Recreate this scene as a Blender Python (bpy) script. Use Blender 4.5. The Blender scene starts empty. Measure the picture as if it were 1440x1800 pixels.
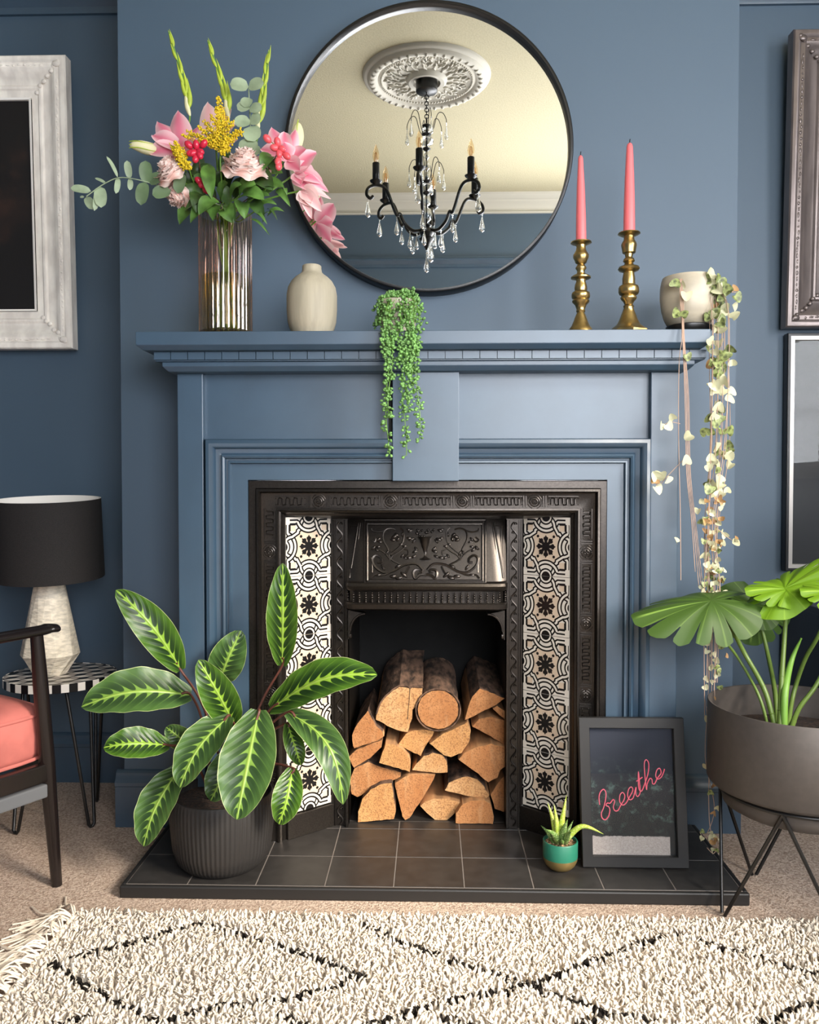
import bpy, math, random
import numpy as np
from mathutils import Vector, Matrix
random.seed(7)
sc = bpy.context.scene
C = sc.collection

# ---------------------------------------------------------------- camera
F = 1442.0
CAM = Vector((0.0, -2.2, 0.955))
PITCH = math.atan(38.0/F); YAW = math.atan(37.0/F)
cd = bpy.data.cameras.new('camera'); cam = bpy.data.objects.new('camera', cd); C.objects.link(cam)
cam.location = CAM; cam.rotation_euler = (math.pi/2-PITCH, 0, YAW)
cd.sensor_fit = 'HORIZONTAL'; cd.sensor_width = 36.0; cd.lens = 36.0*F/1440.0; cd.clip_start = 0.02
sc.camera = cam
# ---------------------------------------------------------------- world, daylight, exposure
w = bpy.data.worlds.new('sky'); sc.world = w; w.use_nodes = True
bg = w.node_tree.nodes['Background']; bg.inputs[0].default_value = (0.93, 0.95, 1.0, 1); bg.inputs[1].default_value = 10.0
sc.view_settings.view_transform = 'Standard'; sc.view_settings.look = 'None'
sc.view_settings.gamma = 1.0; sc.view_settings.use_curve_mapping = False
sc.view_settings.exposure = 0.74
WIN = [('R', -2.95, -1.35, 1.05, 2.62), ('B', 0.05, 1.75, 0.80, 2.31)]      # window in the right wall (Y range), window in the back wall (X range)
XR = 2.05; XL = -2.05; YB = -3.24; ZC = 2.92
for wl, a, b, wz0, wz1 in WIN:
    ld = bpy.data.lights.new('window_portal', 'AREA'); lo = bpy.data.objects.new('window_portal', ld); C.objects.link(lo)
    ld.shape = 'RECTANGLE'; ld.cycles.is_portal = True
    if wl == 'R': ld.size = wz1-wz0; ld.size_y = b-a; lo.location = (XR+0.11, (a+b)/2, (wz0+wz1)/2); lo.rotation_euler = (0, math.pi/2, 0)
    else: ld.size = b-a; ld.size_y = wz1-wz0; lo.location = ((a+b)/2, YB-0.11, (wz0+wz1)/2); lo.rotation_euler = (math.pi/2, 0, 0)

sd = bpy.data.lights.new('sun', 'SUN'); so = bpy.data.objects.new('sun', sd); C.objects.link(so)
sd.energy = 6.8; sd.angle = math.radians(20); sd.color = (1.0, 0.88, 0.72)          # hazy low sun through the right window
so.rotation_euler = Vector((-1.0, 0.82, -0.80)).to_track_quat('-Z', 'Y').to_euler()

# ---------------------------------------------------------------- pixel -> world (only to measure where things stand)
_R = Matrix.Rotation(YAW, 3, 'Z') @ Matrix.Rotation(math.pi/2-PITCH, 3, 'X')
def ray(px, py): return _R @ Vector(((px-720)/F, -(py-900)/F, -1.0))
def at(px, py, Y):
    d = ray(px, py); return CAM + d*((Y-CAM.y)/d.y)
def atz(px, py, z):
    d = ray(px, py); return CAM + d*((z-CAM.z)/d.z)
def gx(px, py, Y): return at(px, py, Y).x
def gz(px, py, Y): return at(px, py, Y).z
def sc_at(Y): return (Y-CAM.y)/F

def lin(h):
    h = h.lstrip('#'); o = []
    for i in (0, 2, 4):
        c = int(h[i:i+2], 16)/255.0; o.append(c/12.92 if c <= 0.04045 else ((c+0.055)/1.055)**2.4)
    return (o[0], o[1], o[2], 1.0)

# ---------------------------------------------------------------- node materials
class G:
    def __init__(s, name):
        s.m = bpy.data.materials.new(name); s.m.use_nodes = True; s.t = s.m.node_tree
        s.b = s.t.nodes['Principled BSDF']; s.o = s.t.nodes['Material Output']
    def n(s, typ, **kw):
        x = s.t.nodes.new(typ)
        for k, v in kw.items(): setattr(x, k, v)
        return x
    def l(s, a, b): s.t.links.new(a, b)
    def _in(s, sock, v):
        if isinstance(v, (int, float)): sock.default_value = v
        elif isinstance(v, tuple): sock.default_value = v
        else: s.l(v, sock)
    def math(s, op, a, b=0.0, c=None):
        x = s.n('ShaderNodeMath', operation=op); s._in(x.inputs[0], a); s._in(x.inputs[1], b)
        if c is not None: s._in(x.inputs[2], c)
        return x.outputs[0]
    def ss(s, v, lo, hi, a=0.0, b=1.0):
        x = s.n('ShaderNodeMapRange', interpolation_type='SMOOTHSTEP'); s._in(x.inputs[0], v)
        x.inputs[1].default_value = lo; x.inputs[2].default_value = hi; x.inputs[3].default_value = a; x.inputs[4].default_value = b
        return x.outputs[0]
    def mix(s, f, a, b):
        x = s.n('ShaderNodeMix', data_type='RGBA'); s._in(x.inputs[0], f); s._in(x.inputs[6], a); s._in(x.inputs[7], b)
        return x.outputs[2]
    def coord(s, which='Object', scale=(1, 1, 1)):
        c = s.n('ShaderNodeTexCoord'); m = s.n('ShaderNodeMapping'); m.inputs[3].default_value = scale
        s.l(c.outputs[which], m.inputs[0]); return m.outputs[0]
    def noise(s, scale, detail=3, vec=None, rough=0.5):
        x = s.n('ShaderNodeTexNoise'); x.inputs['Scale'].default_value = scale; x.inputs['Detail'].default_value = detail
        x.inputs['Roughness'].default_value = rough
        if vec is None: vec = s.coord()
        s.l(vec, x.inputs[0]); return x.outputs[0]
    def bump(s, h, strength=0.3, dist=0.002):
        x = s.n('ShaderNodeBump'); x.inputs[0].default_value = strength; x.inputs[1].default_value = dist
        s.l(h, x.inputs['Height']); s.l(x.outputs[0], s.b.inputs['Normal'])
    def base(s, col, rough=0.5, metal=0.0, spec=0.5):
        s._in(s.b.inputs['Base Color'], col); s._in(s.b.inputs['Roughness'], rough); s._in(s.b.inputs['Metallic'], metal)
        s.b.inputs['Specular IOR Level'].default_value = spec; return s
    def translucent(s, col, f):
        t = s.n('ShaderNodeBsdfTranslucent'); s._in(t.inputs[0], col)
        m = s.n('ShaderNodeMixShader'); m.inputs[0].default_value = f
        s.l(s.b.outputs[0], m.inputs[1]); s.l(t.outputs[0], m.inputs[2]); s.l(m.outputs[0], s.o.inputs[0])

def simple(name, hexc, rough=0.5, metal=0.0, spec=0.5, nscale=None, namp=0.15, bumps=0.0, bd=0.002, trans=0.0, stretch=(1, 1, 1)):
    g = G(name); col = lin(hexc)
    if nscale:
        v = g.coord(scale=stretch); nz = g.noise(nscale, 4, v)
        d = tuple(c*(1-namp*1.6) for c in col[:3])+(1,); e = tuple(min(1, c*(1+namp*1.6)) for c in col[:3])+(1,)
        c = g.mix(g.ss(nz, 0.3, 0.7), d, e)
        if bumps: g.bump(nz, bumps, bd)
    else: c = col
    g.base(c, rough, metal, spec)
    if trans: g.translucent(c, trans)
    return g.m

M = {}
def wall_paint(name, hexc):
    g = G(name); v = g.coord(); a = g.noise(2.2, 3, v); b = g.noise(160, 3, v)
    col = lin(hexc); d = tuple(c*0.93 for c in col[:3])+(1,); e = tuple(c*1.07 for c in col[:3])+(1,)
    g.base(g.mix(a, d, e), 0.6, 0, 1.0); g.bump(b, 0.05, 0.001); return g.m
M['paint'] = wall_paint('blue_wall_paint', '3a5164')
M['woodpaint'] = simple('blue_eggshell_wood_paint', '344b5e', 0.42, spec=1.0, nscale=7, namp=0.05, bumps=0.04, stretch=(1, 1, 1))
M['ceiling'] = simple('lining_paper_ceiling', 'b3aa8c', 0.85, nscale=90, namp=0.03, bumps=0.5, bd=0.003, stretch=(1.4, 1, 1))
M['plaster'] = simple('white_plaster', 'c6c1b3', 0.7)
M['iron'] = simple('blackened_cast_iron', '403b37', 0.31, 0.85, 0.6, nscale=260, namp=0.1, bumps=0.12, bd=0.001)
M['soot'] = simple('sooty_fireback', '0b0b0b', 0.9, nscale=25, namp=0.2)
M['slate'] = simple('matt_black_floor_tile', '2d2b2a', 0.42, nscale=30, namp=0.12, bumps=0.05)
M['slate_edge'] = simple('black_hearth_edging', '1a1919', 0.5)
M['grout'] = simple('grey_grout', '6d6661', 0.9)
M['tile_white'] = simple('cream_tile_glaze', 'dbd2c5', 0.18)
M['tile_beige'] = simple('warm_tile_glaze', 'd3bda5', 0.2)
M['tile_black'] = simple('black_tile_print', '1a1818', 0.2)
M['bark_wood'] = simple('rough_bark', '5a4436', 0.95, nscale=55, namp=0.5, bumps=0.9, bd=0.004, stretch=(1, .35, 1))
M['split_wood'] = simple('split_log_side', 'a87d55', 0.85, nscale=40, namp=0.25, bumps=0.4, stretch=(1, .12, 1))
def endgrain(name, a, b):
    g = G(name); v = g.coord(); n1 = g.noise(230, 5, v, .75); n2 = g.noise(18, 3, v); n3 = g.noise(60, 4, g.coord(scale=(1, 1, .18)))
    c = g.mix(g.ss(n2, .3, .7), lin(a), lin(b)); c = g.mix(g.math('MULTIPLY', g.ss(n1, .48, .6), .7), c, lin('7e5030'))
    c = g.mix(g.math('MULTIPLY', g.ss(n3, .5, .7), .15), c, lin('dcbd8e')); g.base(c, .85); g.bump(n1, .7, .003); return g.m
M['end_a'] = endgrain('pale_log_end_grain', 'cfa372', 'bd8c59')
M['end_b'] = endgrain('orange_log_end_grain', 'bb8352', 'ab7142')
M['end_c'] = endgrain('golden_log_end_grain', 'c99860', 'bb8752')
M['brass'] = simple('aged_brass', 'b59c68', 0.32, 1.0, nscale=40, namp=0.15)
M['candle'] = simple('coral_wax', 'f2787a', 0.45, trans=0.12)
M['wick'] = simple('charred_wick', '15110f', 0.9)
M['ribbed_cream'] = simple('carved_cream_ceramic', 'aaa08a', 0.6, nscale=60, namp=0.06, bumps=0.5, bd=0.002, stretch=(1, 1, .08))
M['stone_pot'] = simple('mottled_stone_glaze', 'b8ad98', 0.4, nscale=9, namp=0.12, stretch=(1, 1, 2.5))
M['black'] = simple('satin_black_metal', '151414', 0.35)
M['blackwood'] = simple('black_lacquered_wood', '191312', 0.25, spec=0.6)
M['redwood'] = simple('dark_mahogany_arm', '3a1a16', 0.3, spec=0.6)
M['velvet'] = simple('salmon_velvet', 'bd6a60', 0.9, nscale=14, namp=0.08, bumps=0.1)
M['greystrap'] = simple('grey_webbing', '5f6062', 0.8)
M['lampshade'] = simple('black_cotton_shade', '1c1918', 0.9, nscale=400, namp=0.2)
M['shade_in'] = simple('white_shade_lining', 'f6f1e8', 0.7)
M['lamp_base'] = simple('hammered_cream_ceramic', 'd9cfbc', 0.6, nscale=75, namp=0.12, bumps=0.9, bd=0.004, stretch=(.6, .6, 1.7))
M['cube_w'] = simple('bone_inlay', 'e8e2da', 0.35); M['cube_b'] = simple('black_inlay', '141214', 0.3); M['cube_g'] = simple('grey_inlay', 'a39b96', 0.35)
M['planter'] = simple('grey_metal_planter', '4c4642', 0.55, 0.2, nscale=60, namp=0.04)
M['black_pot'] = simple('ribbed_black_planter', '262423', 0.55)
M['soil'] = simple('potting_soil', '2b1c12', 1.0, nscale=120, namp=0.5, bumps=1.0, bd=0.006)
M['gravel'] = simple('brown_grit', '9a7c5c', 1.0, nscale=160, namp=0.5, bumps=1.0, bd=0.004)
M['green_glaze'] = simple('matt_green_glaze', '1f6a55', 0.45); M['gold'] = simple('gold_glaze', 'a8905c', 0.35, 0.7)
M['white_frame'] = simple('distressed_white_frame', 'f4ece2', 0.55, nscale=30, namp=0.08, bumps=0.3, stretch=(1, 1, .4))
M['white_liner'] = simple('white_frame_liner', 'fbf7f0', 0.5)
M['pewter_frame'] = simple('pewter_brown_frame', '7b706c', 0.28, 0.45, nscale=30, namp=0.1, bumps=0.2, stretch=(1, 1, .3))
M['silver'] = simple('brushed_silver_liner', 'b9b3ac', 0.35, 0.5)
M['dark_mount'] = simple('dark_print', '17191c', 0.6)
M['stem'] = simple('green_stem', '6f9a3c', 0.5, trans=.1); M['monstera_stem'] = simple('olive_petiole', '5d7431', 0.45, trans=.05); M['stem_dark'] = simple('red_brown_stem', '5a3228', 0.5)
M['stem_pale'] = simple('pale_vine_stem', 'b79a86', 0.6)
M['pearl'] = simple('succulent_green_bead', '6f9a52', 0.4, nscale=60, namp=0.25)
M['heart_a'] = simple('pale_underside_leaf', 'cdcba6', 0.5, trans=.15); M['heart_b'] = simple('marbled_green_leaf', '78824f', 0.45, nscale=120, namp=0.5)
M['heart_c'] = simple('rusty_withered_leaf', 'b08a5c', 0.6)
M['euca'] = simple('eucalyptus_leaf', '9bab8b', 0.5, nscale=25, namp=0.12, trans=.2); M['euca_dark'] = simple('dark_eucalyptus_leaf', '5f7452', 0.5, nscale=25, namp=0.12, trans=.1)
M['leaf'] = simple('mid_green_leaf', '557a35', 0.4, nscale=30, namp=0.25, trans=.15)
M['leaf_dark'] = simple('deep_green_leaf', '3a5526', 0.4, nscale=30, namp=0.25, trans=.1)
M['glad'] = simple('gladiolus_bud', 'bccf4a', 0.45, nscale=30, namp=0.1, trans=.25)
M['golden'] = simple('goldenrod_floret', 'e6c624', 0.7, trans=.15); M['berry'] = simple('red_hypericum_berry', 'c4253f', 0.25)
M['berry_pink'] = simple('pink_hypericum_berry', 'e5585f', 0.3)
def petal(name, a, b, f=.25):
    g = G(name); uv = g.n('ShaderNodeUVMap'); sp = g.n('ShaderNodeSeparateXYZ'); g.l(uv.outputs[0], sp.inputs[0])
    av = g.math('ABSOLUTE', g.math('SUBTRACT', sp.outputs[1], .5))
    c = g.mix(g.ss(av, 0, .5), lin(a), lin(b)); g.base(c, .55); g.translucent(c, f); return g.m
M['lily'] = petal('pink_lily_petal', 'ea7f97', 'f9cfd3'); M['lily_pale'] = petal('pale_pink_lily_petal', 'f0b4b4', 'fadcd6')
M['rose'] = petal('blush_rose_petal', 'f2c0b2', 'fbe6dc', .3); M['bud'] = petal('pale_green_lily_bud', 'dcd487', 'f0e9bd')
M['filament'] = simple('warm_filament', 'e8a040', .5)
g = G('warm_filament_glow')
M['crystal'] = None
def glassy(name, tint, gl=0.12, rough=0.02, tr=None, gc=(1, 1, 1, 1), ior=1.5):
    g = G(name); n = g.t.nodes; n.remove(g.b)
    t = g.n('ShaderNodeBsdfTransparent'); t.inputs[0].default_value = tr or lin(tint)
    s = g.n('ShaderNodeBsdfGlossy'); s.inputs[0].default_value = gc; s.inputs[1].default_value = rough
    f = g.n('ShaderNodeFresnel'); gm_ = g.n('ShaderNodeNewGeometry'); g.l(g.math('MULTIPLY_ADD', gm_.outputs['Backfacing'], 1.0/ior-ior, ior), f.inputs[0])
    m = g.n('ShaderNodeMixShader'); a = g.math('ADD', f.outputs[0], gl); a2 = g.math('MINIMUM', a, 1.0)
    g.l(a2, m.inputs[0]); g.l(t.outputs[0], m.inputs[1]); g.l(s.outputs[0], m.inputs[2]); g.l(m.outputs[0], g.o.inputs[0]); return g.m
M['pane'] = glassy('clear_pane', 'ffffff', 0.0, 0.0)
M['picture_glass'] = glassy('low_reflection_picture_glass', 'ffffff', 0.0, 0.0, ior=1.22)
M['vase_glass'] = glassy('amber_pink_vase_glass', 'f3ddce', 0.13, 0.06, ior=1.35, gc=(1, .86, .78, 1))
M['water'] = glassy('green_tinted_water', 'ebe6a8', 0.0, 0.0)
M['bulb'] = glassy('clear_bulb_glass', 'fff2dc', 0.08, 0.0)
M['crystal'] = glassy('cut_crystal', 'f4f6f6', 0.35, 0.03)
g = G('mirror_silvering'); g.base((.93, .93, .91, 1), 0.0, 1.0); M['mirror'] = g.m
g = G('beige_carpet'); v = g.coord(); n1 = g.noise(190, 3, v, .7); n2 = g.noise(3, 2, v)
c = g.mix(g.ss(n1, .35, .65), lin('9a8271'), lin('dcc8b7')); c = g.mix(g.math('MULTIPLY', n2, .3), c, lin('c3ad9b')); g.base(c, .95, 0, .2); g.bump(n1, 1.0, .008); M['carpet'] = g.m
g = G('cream_wool'); a = g.n('ShaderNodeAttribute'); a.attribute_name = 'tone'; g.base(a.outputs[0], .95, 0, .15); g.translucent(a.outputs[0], .15); M['wool'] = g.m
g = G('portrait_print'); v = g.coord(); n1 = g.noise(6, 5, v); n2 = g.noise(2.0, 2, v)
c = g.mix(g.math('MULTIPLY', g.ss(n1, .48, .72), g.ss(n2, .5, .66)), lin('0d0706'), lin('5b3a2a')); g.base(c, .6); M['portrait'] = g.m
g = G('night_foliage_print'); v = g.coord(); n1 = g.noise(45, 5, v, .7); sp = g.n('ShaderNodeSeparateXYZ'); cc = g.n('ShaderNodeTexCoord'); g.l(cc.outputs['Object'], sp.inputs[0])
hh = sp.outputs[2]; band = g.math('MULTIPLY', g.ss(hh, .05, .12), g.ss(hh, .19, .27, 1, 0))
c = g.mix(g.ss(hh, .1, .33), lin('0c1114'), lin('131b2c')); c = g.mix(g.math('MULTIPLY', g.math('MULTIPLY', g.ss(n1, .5, .72), band), .8), c, lin('4f6660'))
gr = g.ss(g.math('ADD', hh, g.math('MULTIPLY', n1, .010)), .0735, .076, 1, 0); n4 = g.noise(260, 4, v, .7); gc = g.mix(n4, lin('6a625e'), lin('c8bfb9'))
edge = g.ss(sp.outputs[0], .088, .090, 1, 0)
c = g.mix(g.math('MULTIPLY', gr, edge), c, gc); g.base(c, .7); M['night_print'] = g.m
M['neon_pink'] = simple('printed_neon_pink', 'e2486a', .5); M['neon_core'] = simple('printed_neon_core', 'ff9aa8', .5)

def uvgraph(g):
    uv = g.n('ShaderNodeUVMap'); sp = g.n('ShaderNodeSeparateXYZ'); g.l(uv.outputs[0], sp.inputs[0])
    u = sp.outputs[0]; v2 = g.math('MULTIPLY', g.math('SUBTRACT', sp.outputs[1], .5), 2.0)
    return u, v2, g.math('ABSOLUTE', v2)
def calathea(name, dark, mid, light):
    g = G(name); u, v, a = uvgraph(g)
    side = g.math('MULTIPLY', g.math('SIGN', v), .5)
    t = g.math('ADD', g.math('SUBTRACT', g.math('MULTIPLY', u, 10.0), g.math('MULTIPLY', g.math('POWER', a, 1.3), 2.3)), side)
    f = g.math('FRACT', t); tri = g.math('MULTIPLY', g.math('ABSOLUTE', g.math('SUBTRACT', f, .5)), 2.0)   # 1 at vein
    nz = g.noise(30, 3)
    spike = g.math('POWER', tri, 3.0)
    lim = g.math('ADD', .09, g.math('MULTIPLY', spike, .30))
    lim = g.math('MULTIPLY', lim, g.ss(u, 0.02, .25, .9, 1.0))
    lim = g.math('ADD', lim, g.math('MULTIPLY', g.math('SUBTRACT', nz, .5), .14))
    feather = g.ss(g.math('SUBTRACT', lim, a), -.02, .05)
    c = g.mix(g.ss(a, .35, .95), lin(dark), lin(mid)); c = g.mix(g.math('MULTIPLY', g.ss(tri, .55, .95), .25), c, lin(mid))
    c = g.mix(feather, c, lin(light))
    c = g.mix(g.math('MULTIPLY', g.ss(tri, .93, .99), .4), c, lin(light)); c = g.mix(g.ss(a, .055, .02), c, lin('98b552'))
    c = g.mix(g.ss(a, .96, .99), c, lin('a9b87a'))
    g.base(c, .38, 0, .45); g.translucent(c, .12)
    g.bump(g.math('ADD', g.math('MULTIPLY', tri, .3), g.math('MULTIPLY', g.ss(a, .08, 0), .6)), .5, .004); return g.m
M['cal'] = calathea('patterned_prayer_leaf', '1d3812', '466b1e', '86ad36')
M['cal_dull'] = calathea('greyed_patterned_prayer_leaf', '2a4221', '4a6a33', '74973f')
def monst(name, base, vein, rough=.35, tr=.15):
    g = G(name); u, v, a = uvgraph(g)
    uv = g.n('ShaderNodeUVMap'); sp = g.n('ShaderNodeSeparateXYZ'); g.l(uv.outputs[0], sp.inputs[0]); an, rr = sp.outputs[0], sp.outputs[1]
    f = g.math('ABSOLUTE', g.math('SUBTRACT', g.math('FRACT', g.math('MULTIPLY', an, 14.0)), .5))
    c = g.mix(g.math('MULTIPLY', g.math('MULTIPLY', g.ss(f, .06, .015), .35), g.ss(rr, .1, .3)), lin(base), lin(vein))
    c = g.mix(g.math('MULTIPLY', g.ss(g.math('ABSOLUTE', g.math('SUBTRACT', an, .5)), .006, .002), g.ss(rr, 1.0, .8)), c, lin(vein))
    g.base(c, rough+.12, 0, .2); g.translucent(c, tr); g.bump(f, .3, .004); return g.m
M['mon_a'] = monst('deep_monstera_leaf', '3a5220', '6f8c40'); M['mon_b'] = monst('bright_monstera_leaf', '6c921e', '98b83c', tr=.3)
g = G('spotted_succulent'); n1 = g.noise(420, 2); sp = g.ss(n1, .58, .64); g.base(g.mix(sp, lin('57783a'), lin('d6dfa8')), .45); M['aloe'] = g.m
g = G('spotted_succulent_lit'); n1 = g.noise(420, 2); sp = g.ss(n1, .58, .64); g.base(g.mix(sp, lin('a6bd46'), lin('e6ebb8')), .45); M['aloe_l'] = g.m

# ---------------------------------------------------------------- mesh builder
class MB:
    def __init__(s): s.v = []; s.f = []; s.m = []; s.uv = {}
    def face(s, idx, mi=0, uv=None):
        if uv: s.uv[len(s.f)] = uv
        s.f.append(tuple(idx)); s.m.append(mi)
    def add(s, pts):
        k = len(s.v); s.v += [tuple(p) for p in pts]; return k
    def box(s, x0, x1, y0, y1, z0, z1, mi=0):
        k = s.add([(x0, y0, z0), (x1, y0, z0), (x1, y1, z0), (x0, y1, z0), (x0, y0, z1), (x1, y0, z1), (x1, y1, z1), (x0, y1, z1)])
        for q in ((0, 3, 2, 1), (4, 5, 6, 7), (0, 1, 5, 4), (1, 2, 6, 5), (2, 3, 7, 6), (3, 0, 4, 7)): s.face([k+i for i in q], mi)
        return s
    def obox(s, c, ax, ay, az, mi=0):      # oriented box, half axes
        c = Vector(c); P = []
        for sz in (-1, 1):
            for sx, sy in ((-1, -1), (1, -1), (1, 1), (-1, 1)): P.append(c+ax*sx+ay*sy+az*sz)
        k = s.add(P)
        for q in ((0, 3, 2, 1), (4, 5, 6, 7), (0, 1, 5, 4), (1, 2, 6, 5), (2, 3, 7, 6), (3, 0, 4, 7)): s.face([k+i for i in q], mi)
        return s
    def loft(s, rings, mi=0, closed=True, caps=True, capmi=None):
        n = len(rings[0]); ks = [s.add(r) for r in rings]
        for a, b in zip(ks, ks[1:]):
            for i in range(n if closed else n-1):
                j = (i+1) % n; s.face((a+i, a+j, b+j, b+i), mi)
        if caps and closed:
            cm = mi if capmi is None else capmi
            s.face([ks[0]+i for i in range(n)][::-1], cm); s.face([ks[-1]+i for i in range(n)], cm)
        return s
    def tube(s, pts, r, n=6, mi=0, caps=True):
        pts = [Vector(p) for p in pts]; rs = r if isinstance(r, (list, tuple)) else [r]*len(pts)
        rings = []; up = None
        for i, p in enumerate(pts):
            t = (pts[min(i+1, len(pts)-1)]-pts[max(i-1, 0)])
            if t.length < 1e-9: t = Vector((0, 0, 1))
            t.normalize()
            if up is None: up = Vector((0, 1, 0)) if abs(t.y) < .9 else Vector((1, 0, 0))
            a = t.cross(up)
            if a.length < 1e-6: a = t.cross(Vector((1, 0.1, 0)))
            a.normalize(); up = a.cross(t)
            b = up
            rings.append([p+(a*math.cos(2*math.pi*k/n)+b*math.sin(2*math.pi*k/n))*rs[i] for k in range(n)])
        return s.loft(rings, mi, True, caps)
    def lathe(s, prof, c=(0, 0, 0), n=32, mi=0, caps=(False, False), rib=None):
        c = Vector(c); rings = []
        for r, z in prof:
            rings.append([c+Vector((math.cos(2*math.pi*k/n)*r*(rib(k, z) if rib else 1), math.sin(2*math.pi*k/n)*r*(rib(k, z) if rib else 1), z)) for k in range(n)])
        ks = [s.add(r) for r in rings]
        for a, b in zip(ks, ks[1:]):
            for i in range(n):
                j = (i+1) % n; s.face((a+i, a+j, b+j, b+i), mi)
        if caps[0]: s.face([ks[0]+i for i in range(n)][::-1], mi)
        if caps[1]: s.face([ks[-1]+i for i in range(n)], mi)
        return s
    def ball(s, c, rx, ry=None, rz=None, nu=8, nv=5, mi=0, axis=None):
        ry = rx if ry is None else ry; rz = rx if rz is None else rz; c = Vector(c)
        Rm = Vector((0, 0, 1)).rotation_difference(Vector(axis).normalized()).to_matrix() if axis is not None else Matrix.Identity(3)
        top = s.add([c+Rm@Vector((0, 0, rz))]); rs = []
        for j in range(1, nv):
            t = math.pi*j/nv
            rs.append(s.add([c+Rm@Vector((rx*math.sin(t)*math.cos(2*math.pi*i/nu), ry*math.sin(t)*math.sin(2*math.pi*i/nu), rz*math.cos(t))) for i in range(nu)]))
        bot = s.add([c-Rm@Vector((0, 0, rz))])
        for i in range(nu): s.face((top, rs[0]+i, rs[0]+(i+1) % nu), mi)
        for a, b in zip(rs, rs[1:]):
            for i in range(nu): j = (i+1) % nu; s.face((a+i, b+i, b+j, a+j), mi)
        for i in range(nu): s.face((bot, rs[-1]+(i+1) % nu, rs[-1]+i), mi)
        return s
    def prism(s, poly, y0, y1, mi=0, side=None):     # poly in (x,z), y0 front, y1 back
        n = len(poly); a = s.add([(x, y0, z) for x, z in poly]); b = s.add([(x, y1, z) for x, z in poly])
        s.face([a+i for i in range(n)], mi); s.face([b+i for i in range(n)][::-1], mi)
        for i in range(n): j = (i+1) % n; s.face((a+j, a+i, b+i, b+j), mi if side is None else side)
        return s
    def sweepU(s, x0, x1, z0, z1, prof, closed=False, mi=0):     # mitred moulding; prof = [(inset, y)]
        rings = []
        for t, y in prof:
            zb = z0+t if closed else z0
            rings.append([(x0+t, y, zb), (x0+t, y, z1-t), (x1-t, y, z1-t), (x1-t, y, zb)])
        ks = [s.add(r) for r in rings]; e = 4 if closed else 3
        for a, b in zip(ks, ks[1:]):
            for i in range(e): j = (i+1) % 4; s.face((a+i, a+j, b+j, b+i), mi)
        return s
    def blade(s, pts, n, width, cup=0.0, mi=0, nv=4, wave=0.0, wf=6.0, prof=None, cupend=0.0, thick=0.0):
        pts = [Vector(p) for p in pts]; n = Vector(n).normalized(); N = len(pts); rows = []
        for i, p in enumerate(pts):
            u = i/(N-1); t = pts[min(i+1, N-1)]-pts[max(i-1, 0)]; t.normalize()
            sd = t.cross(n)
            if sd.length < 1e-5: sd = Vector((1, 0, 0))
            sd.normalize(); nn = sd.cross(t).normalized()
            if nn.dot(n) < 0: nn = -nn
            ww = width*(prof(u) if prof else math.sin(math.pi*min(1, max(0, u**.85)))**.75)
            ww = max(ww, width*.012); row = []
            for j in range(nv+1):
                v = 2*j/nv-1
                off = cup*ww*v*v + wave*width*math.sin(u*wf*2*math.pi+(2.0 if v > 0 else 0))*abs(v)**2
                row.append(p+sd*(ww*v*.5)+nn*off)
            rows.append(row)
        ks = [s.add(r) for r in rows]
        for i in range(N-1):
            for j in range(nv):
                a, b = ks[i], ks[i+1]; u0, u1 = i/(N-1), (i+1)/(N-1); v0, v1 = j/nv, (j+1)/nv
                s.face((a+j, a+j+1, b+j+1, b+j), mi, ((u0, v0), (u0, v1), (u1, v1), (u1, v0)))
        return s
    def mesh(s, name, mats, off=Vector((0, 0, 0)), smooth=35):
        me = bpy.data.meshes.new(name); ox, oy, oz = off
        me.from_pydata([(x-ox, y-oy, z-oz) for x, y, z in s.v], [], s.f)
        for m in (mats if isinstance(mats, (list, tuple)) else [mats]): me.materials.append(M[m] if isinstance(m, str) else m)
        if any(s.m): me.polygons.foreach_set('material_index', s.m)
        if s.uv:
            ul = me.uv_layers.new(name='UVMap')
            for fi, uvs in s.uv.items():
                ls = me.polygons[fi].loop_start
                for k, q in enumerate(uvs): ul.data[ls+k].uv = q
        me.update()
        if smooth:
            me.shade_smooth()
            if smooth < 180: me.set_sharp_from_angle(angle=math.radians(smooth))
        return me
    def build(s, name, mats, parent=None, smooth=35, bevel=0.0, origin=None, label=None):
        if parent is not None: off = Vector(parent['_o'])
        else:
            if origin is None:
                a = np.array(s.v); origin = ((a[:, 0].min()+a[:, 0].max())/2, (a[:, 1].min()+a[:, 1].max())/2, a[:, 2].min())
            off = Vector(origin)
        me = s.mesh(name, mats, off, smooth); o = bpy.data.objects.new(name, me); C.objects.link(o)
        if parent is not None: o.parent = parent
        else: o.location = off
        o['_o'] = tuple(off)
        if bevel:
            b = o.modifiers.new('bevel', 'BEVEL'); b.width = bevel; b.segments = 2; b.limit_method = 'ANGLE'
        if label: o['label'] = label
        return o
def thing(name, loc, label, cat, group=None):
    o = bpy.data.objects.new(name, None); C.objects.link(o); o.location = loc; o['_o'] = tuple(loc); o.empty_display_size = .05
    o['label'] = label; o['category'] = cat
    if group: o['group'] = group
    return o
def tag(o, label, cat, group=None):
    o['label'] = label; o['category'] = cat
    if group: o['group'] = group
    return o
def struct(o): o['kind'] = 'structure'; return o
def inst(name, me, mat4, parent):      # part sharing a mesh; mat4 in world space
    o = bpy.data.objects.new(name, me); C.objects.link(o); o.parent = parent
    o.matrix_basis = Matrix.Translation(-Vector(parent['_o'])) @ mat4; o['_o'] = parent['_o']; return o
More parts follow.
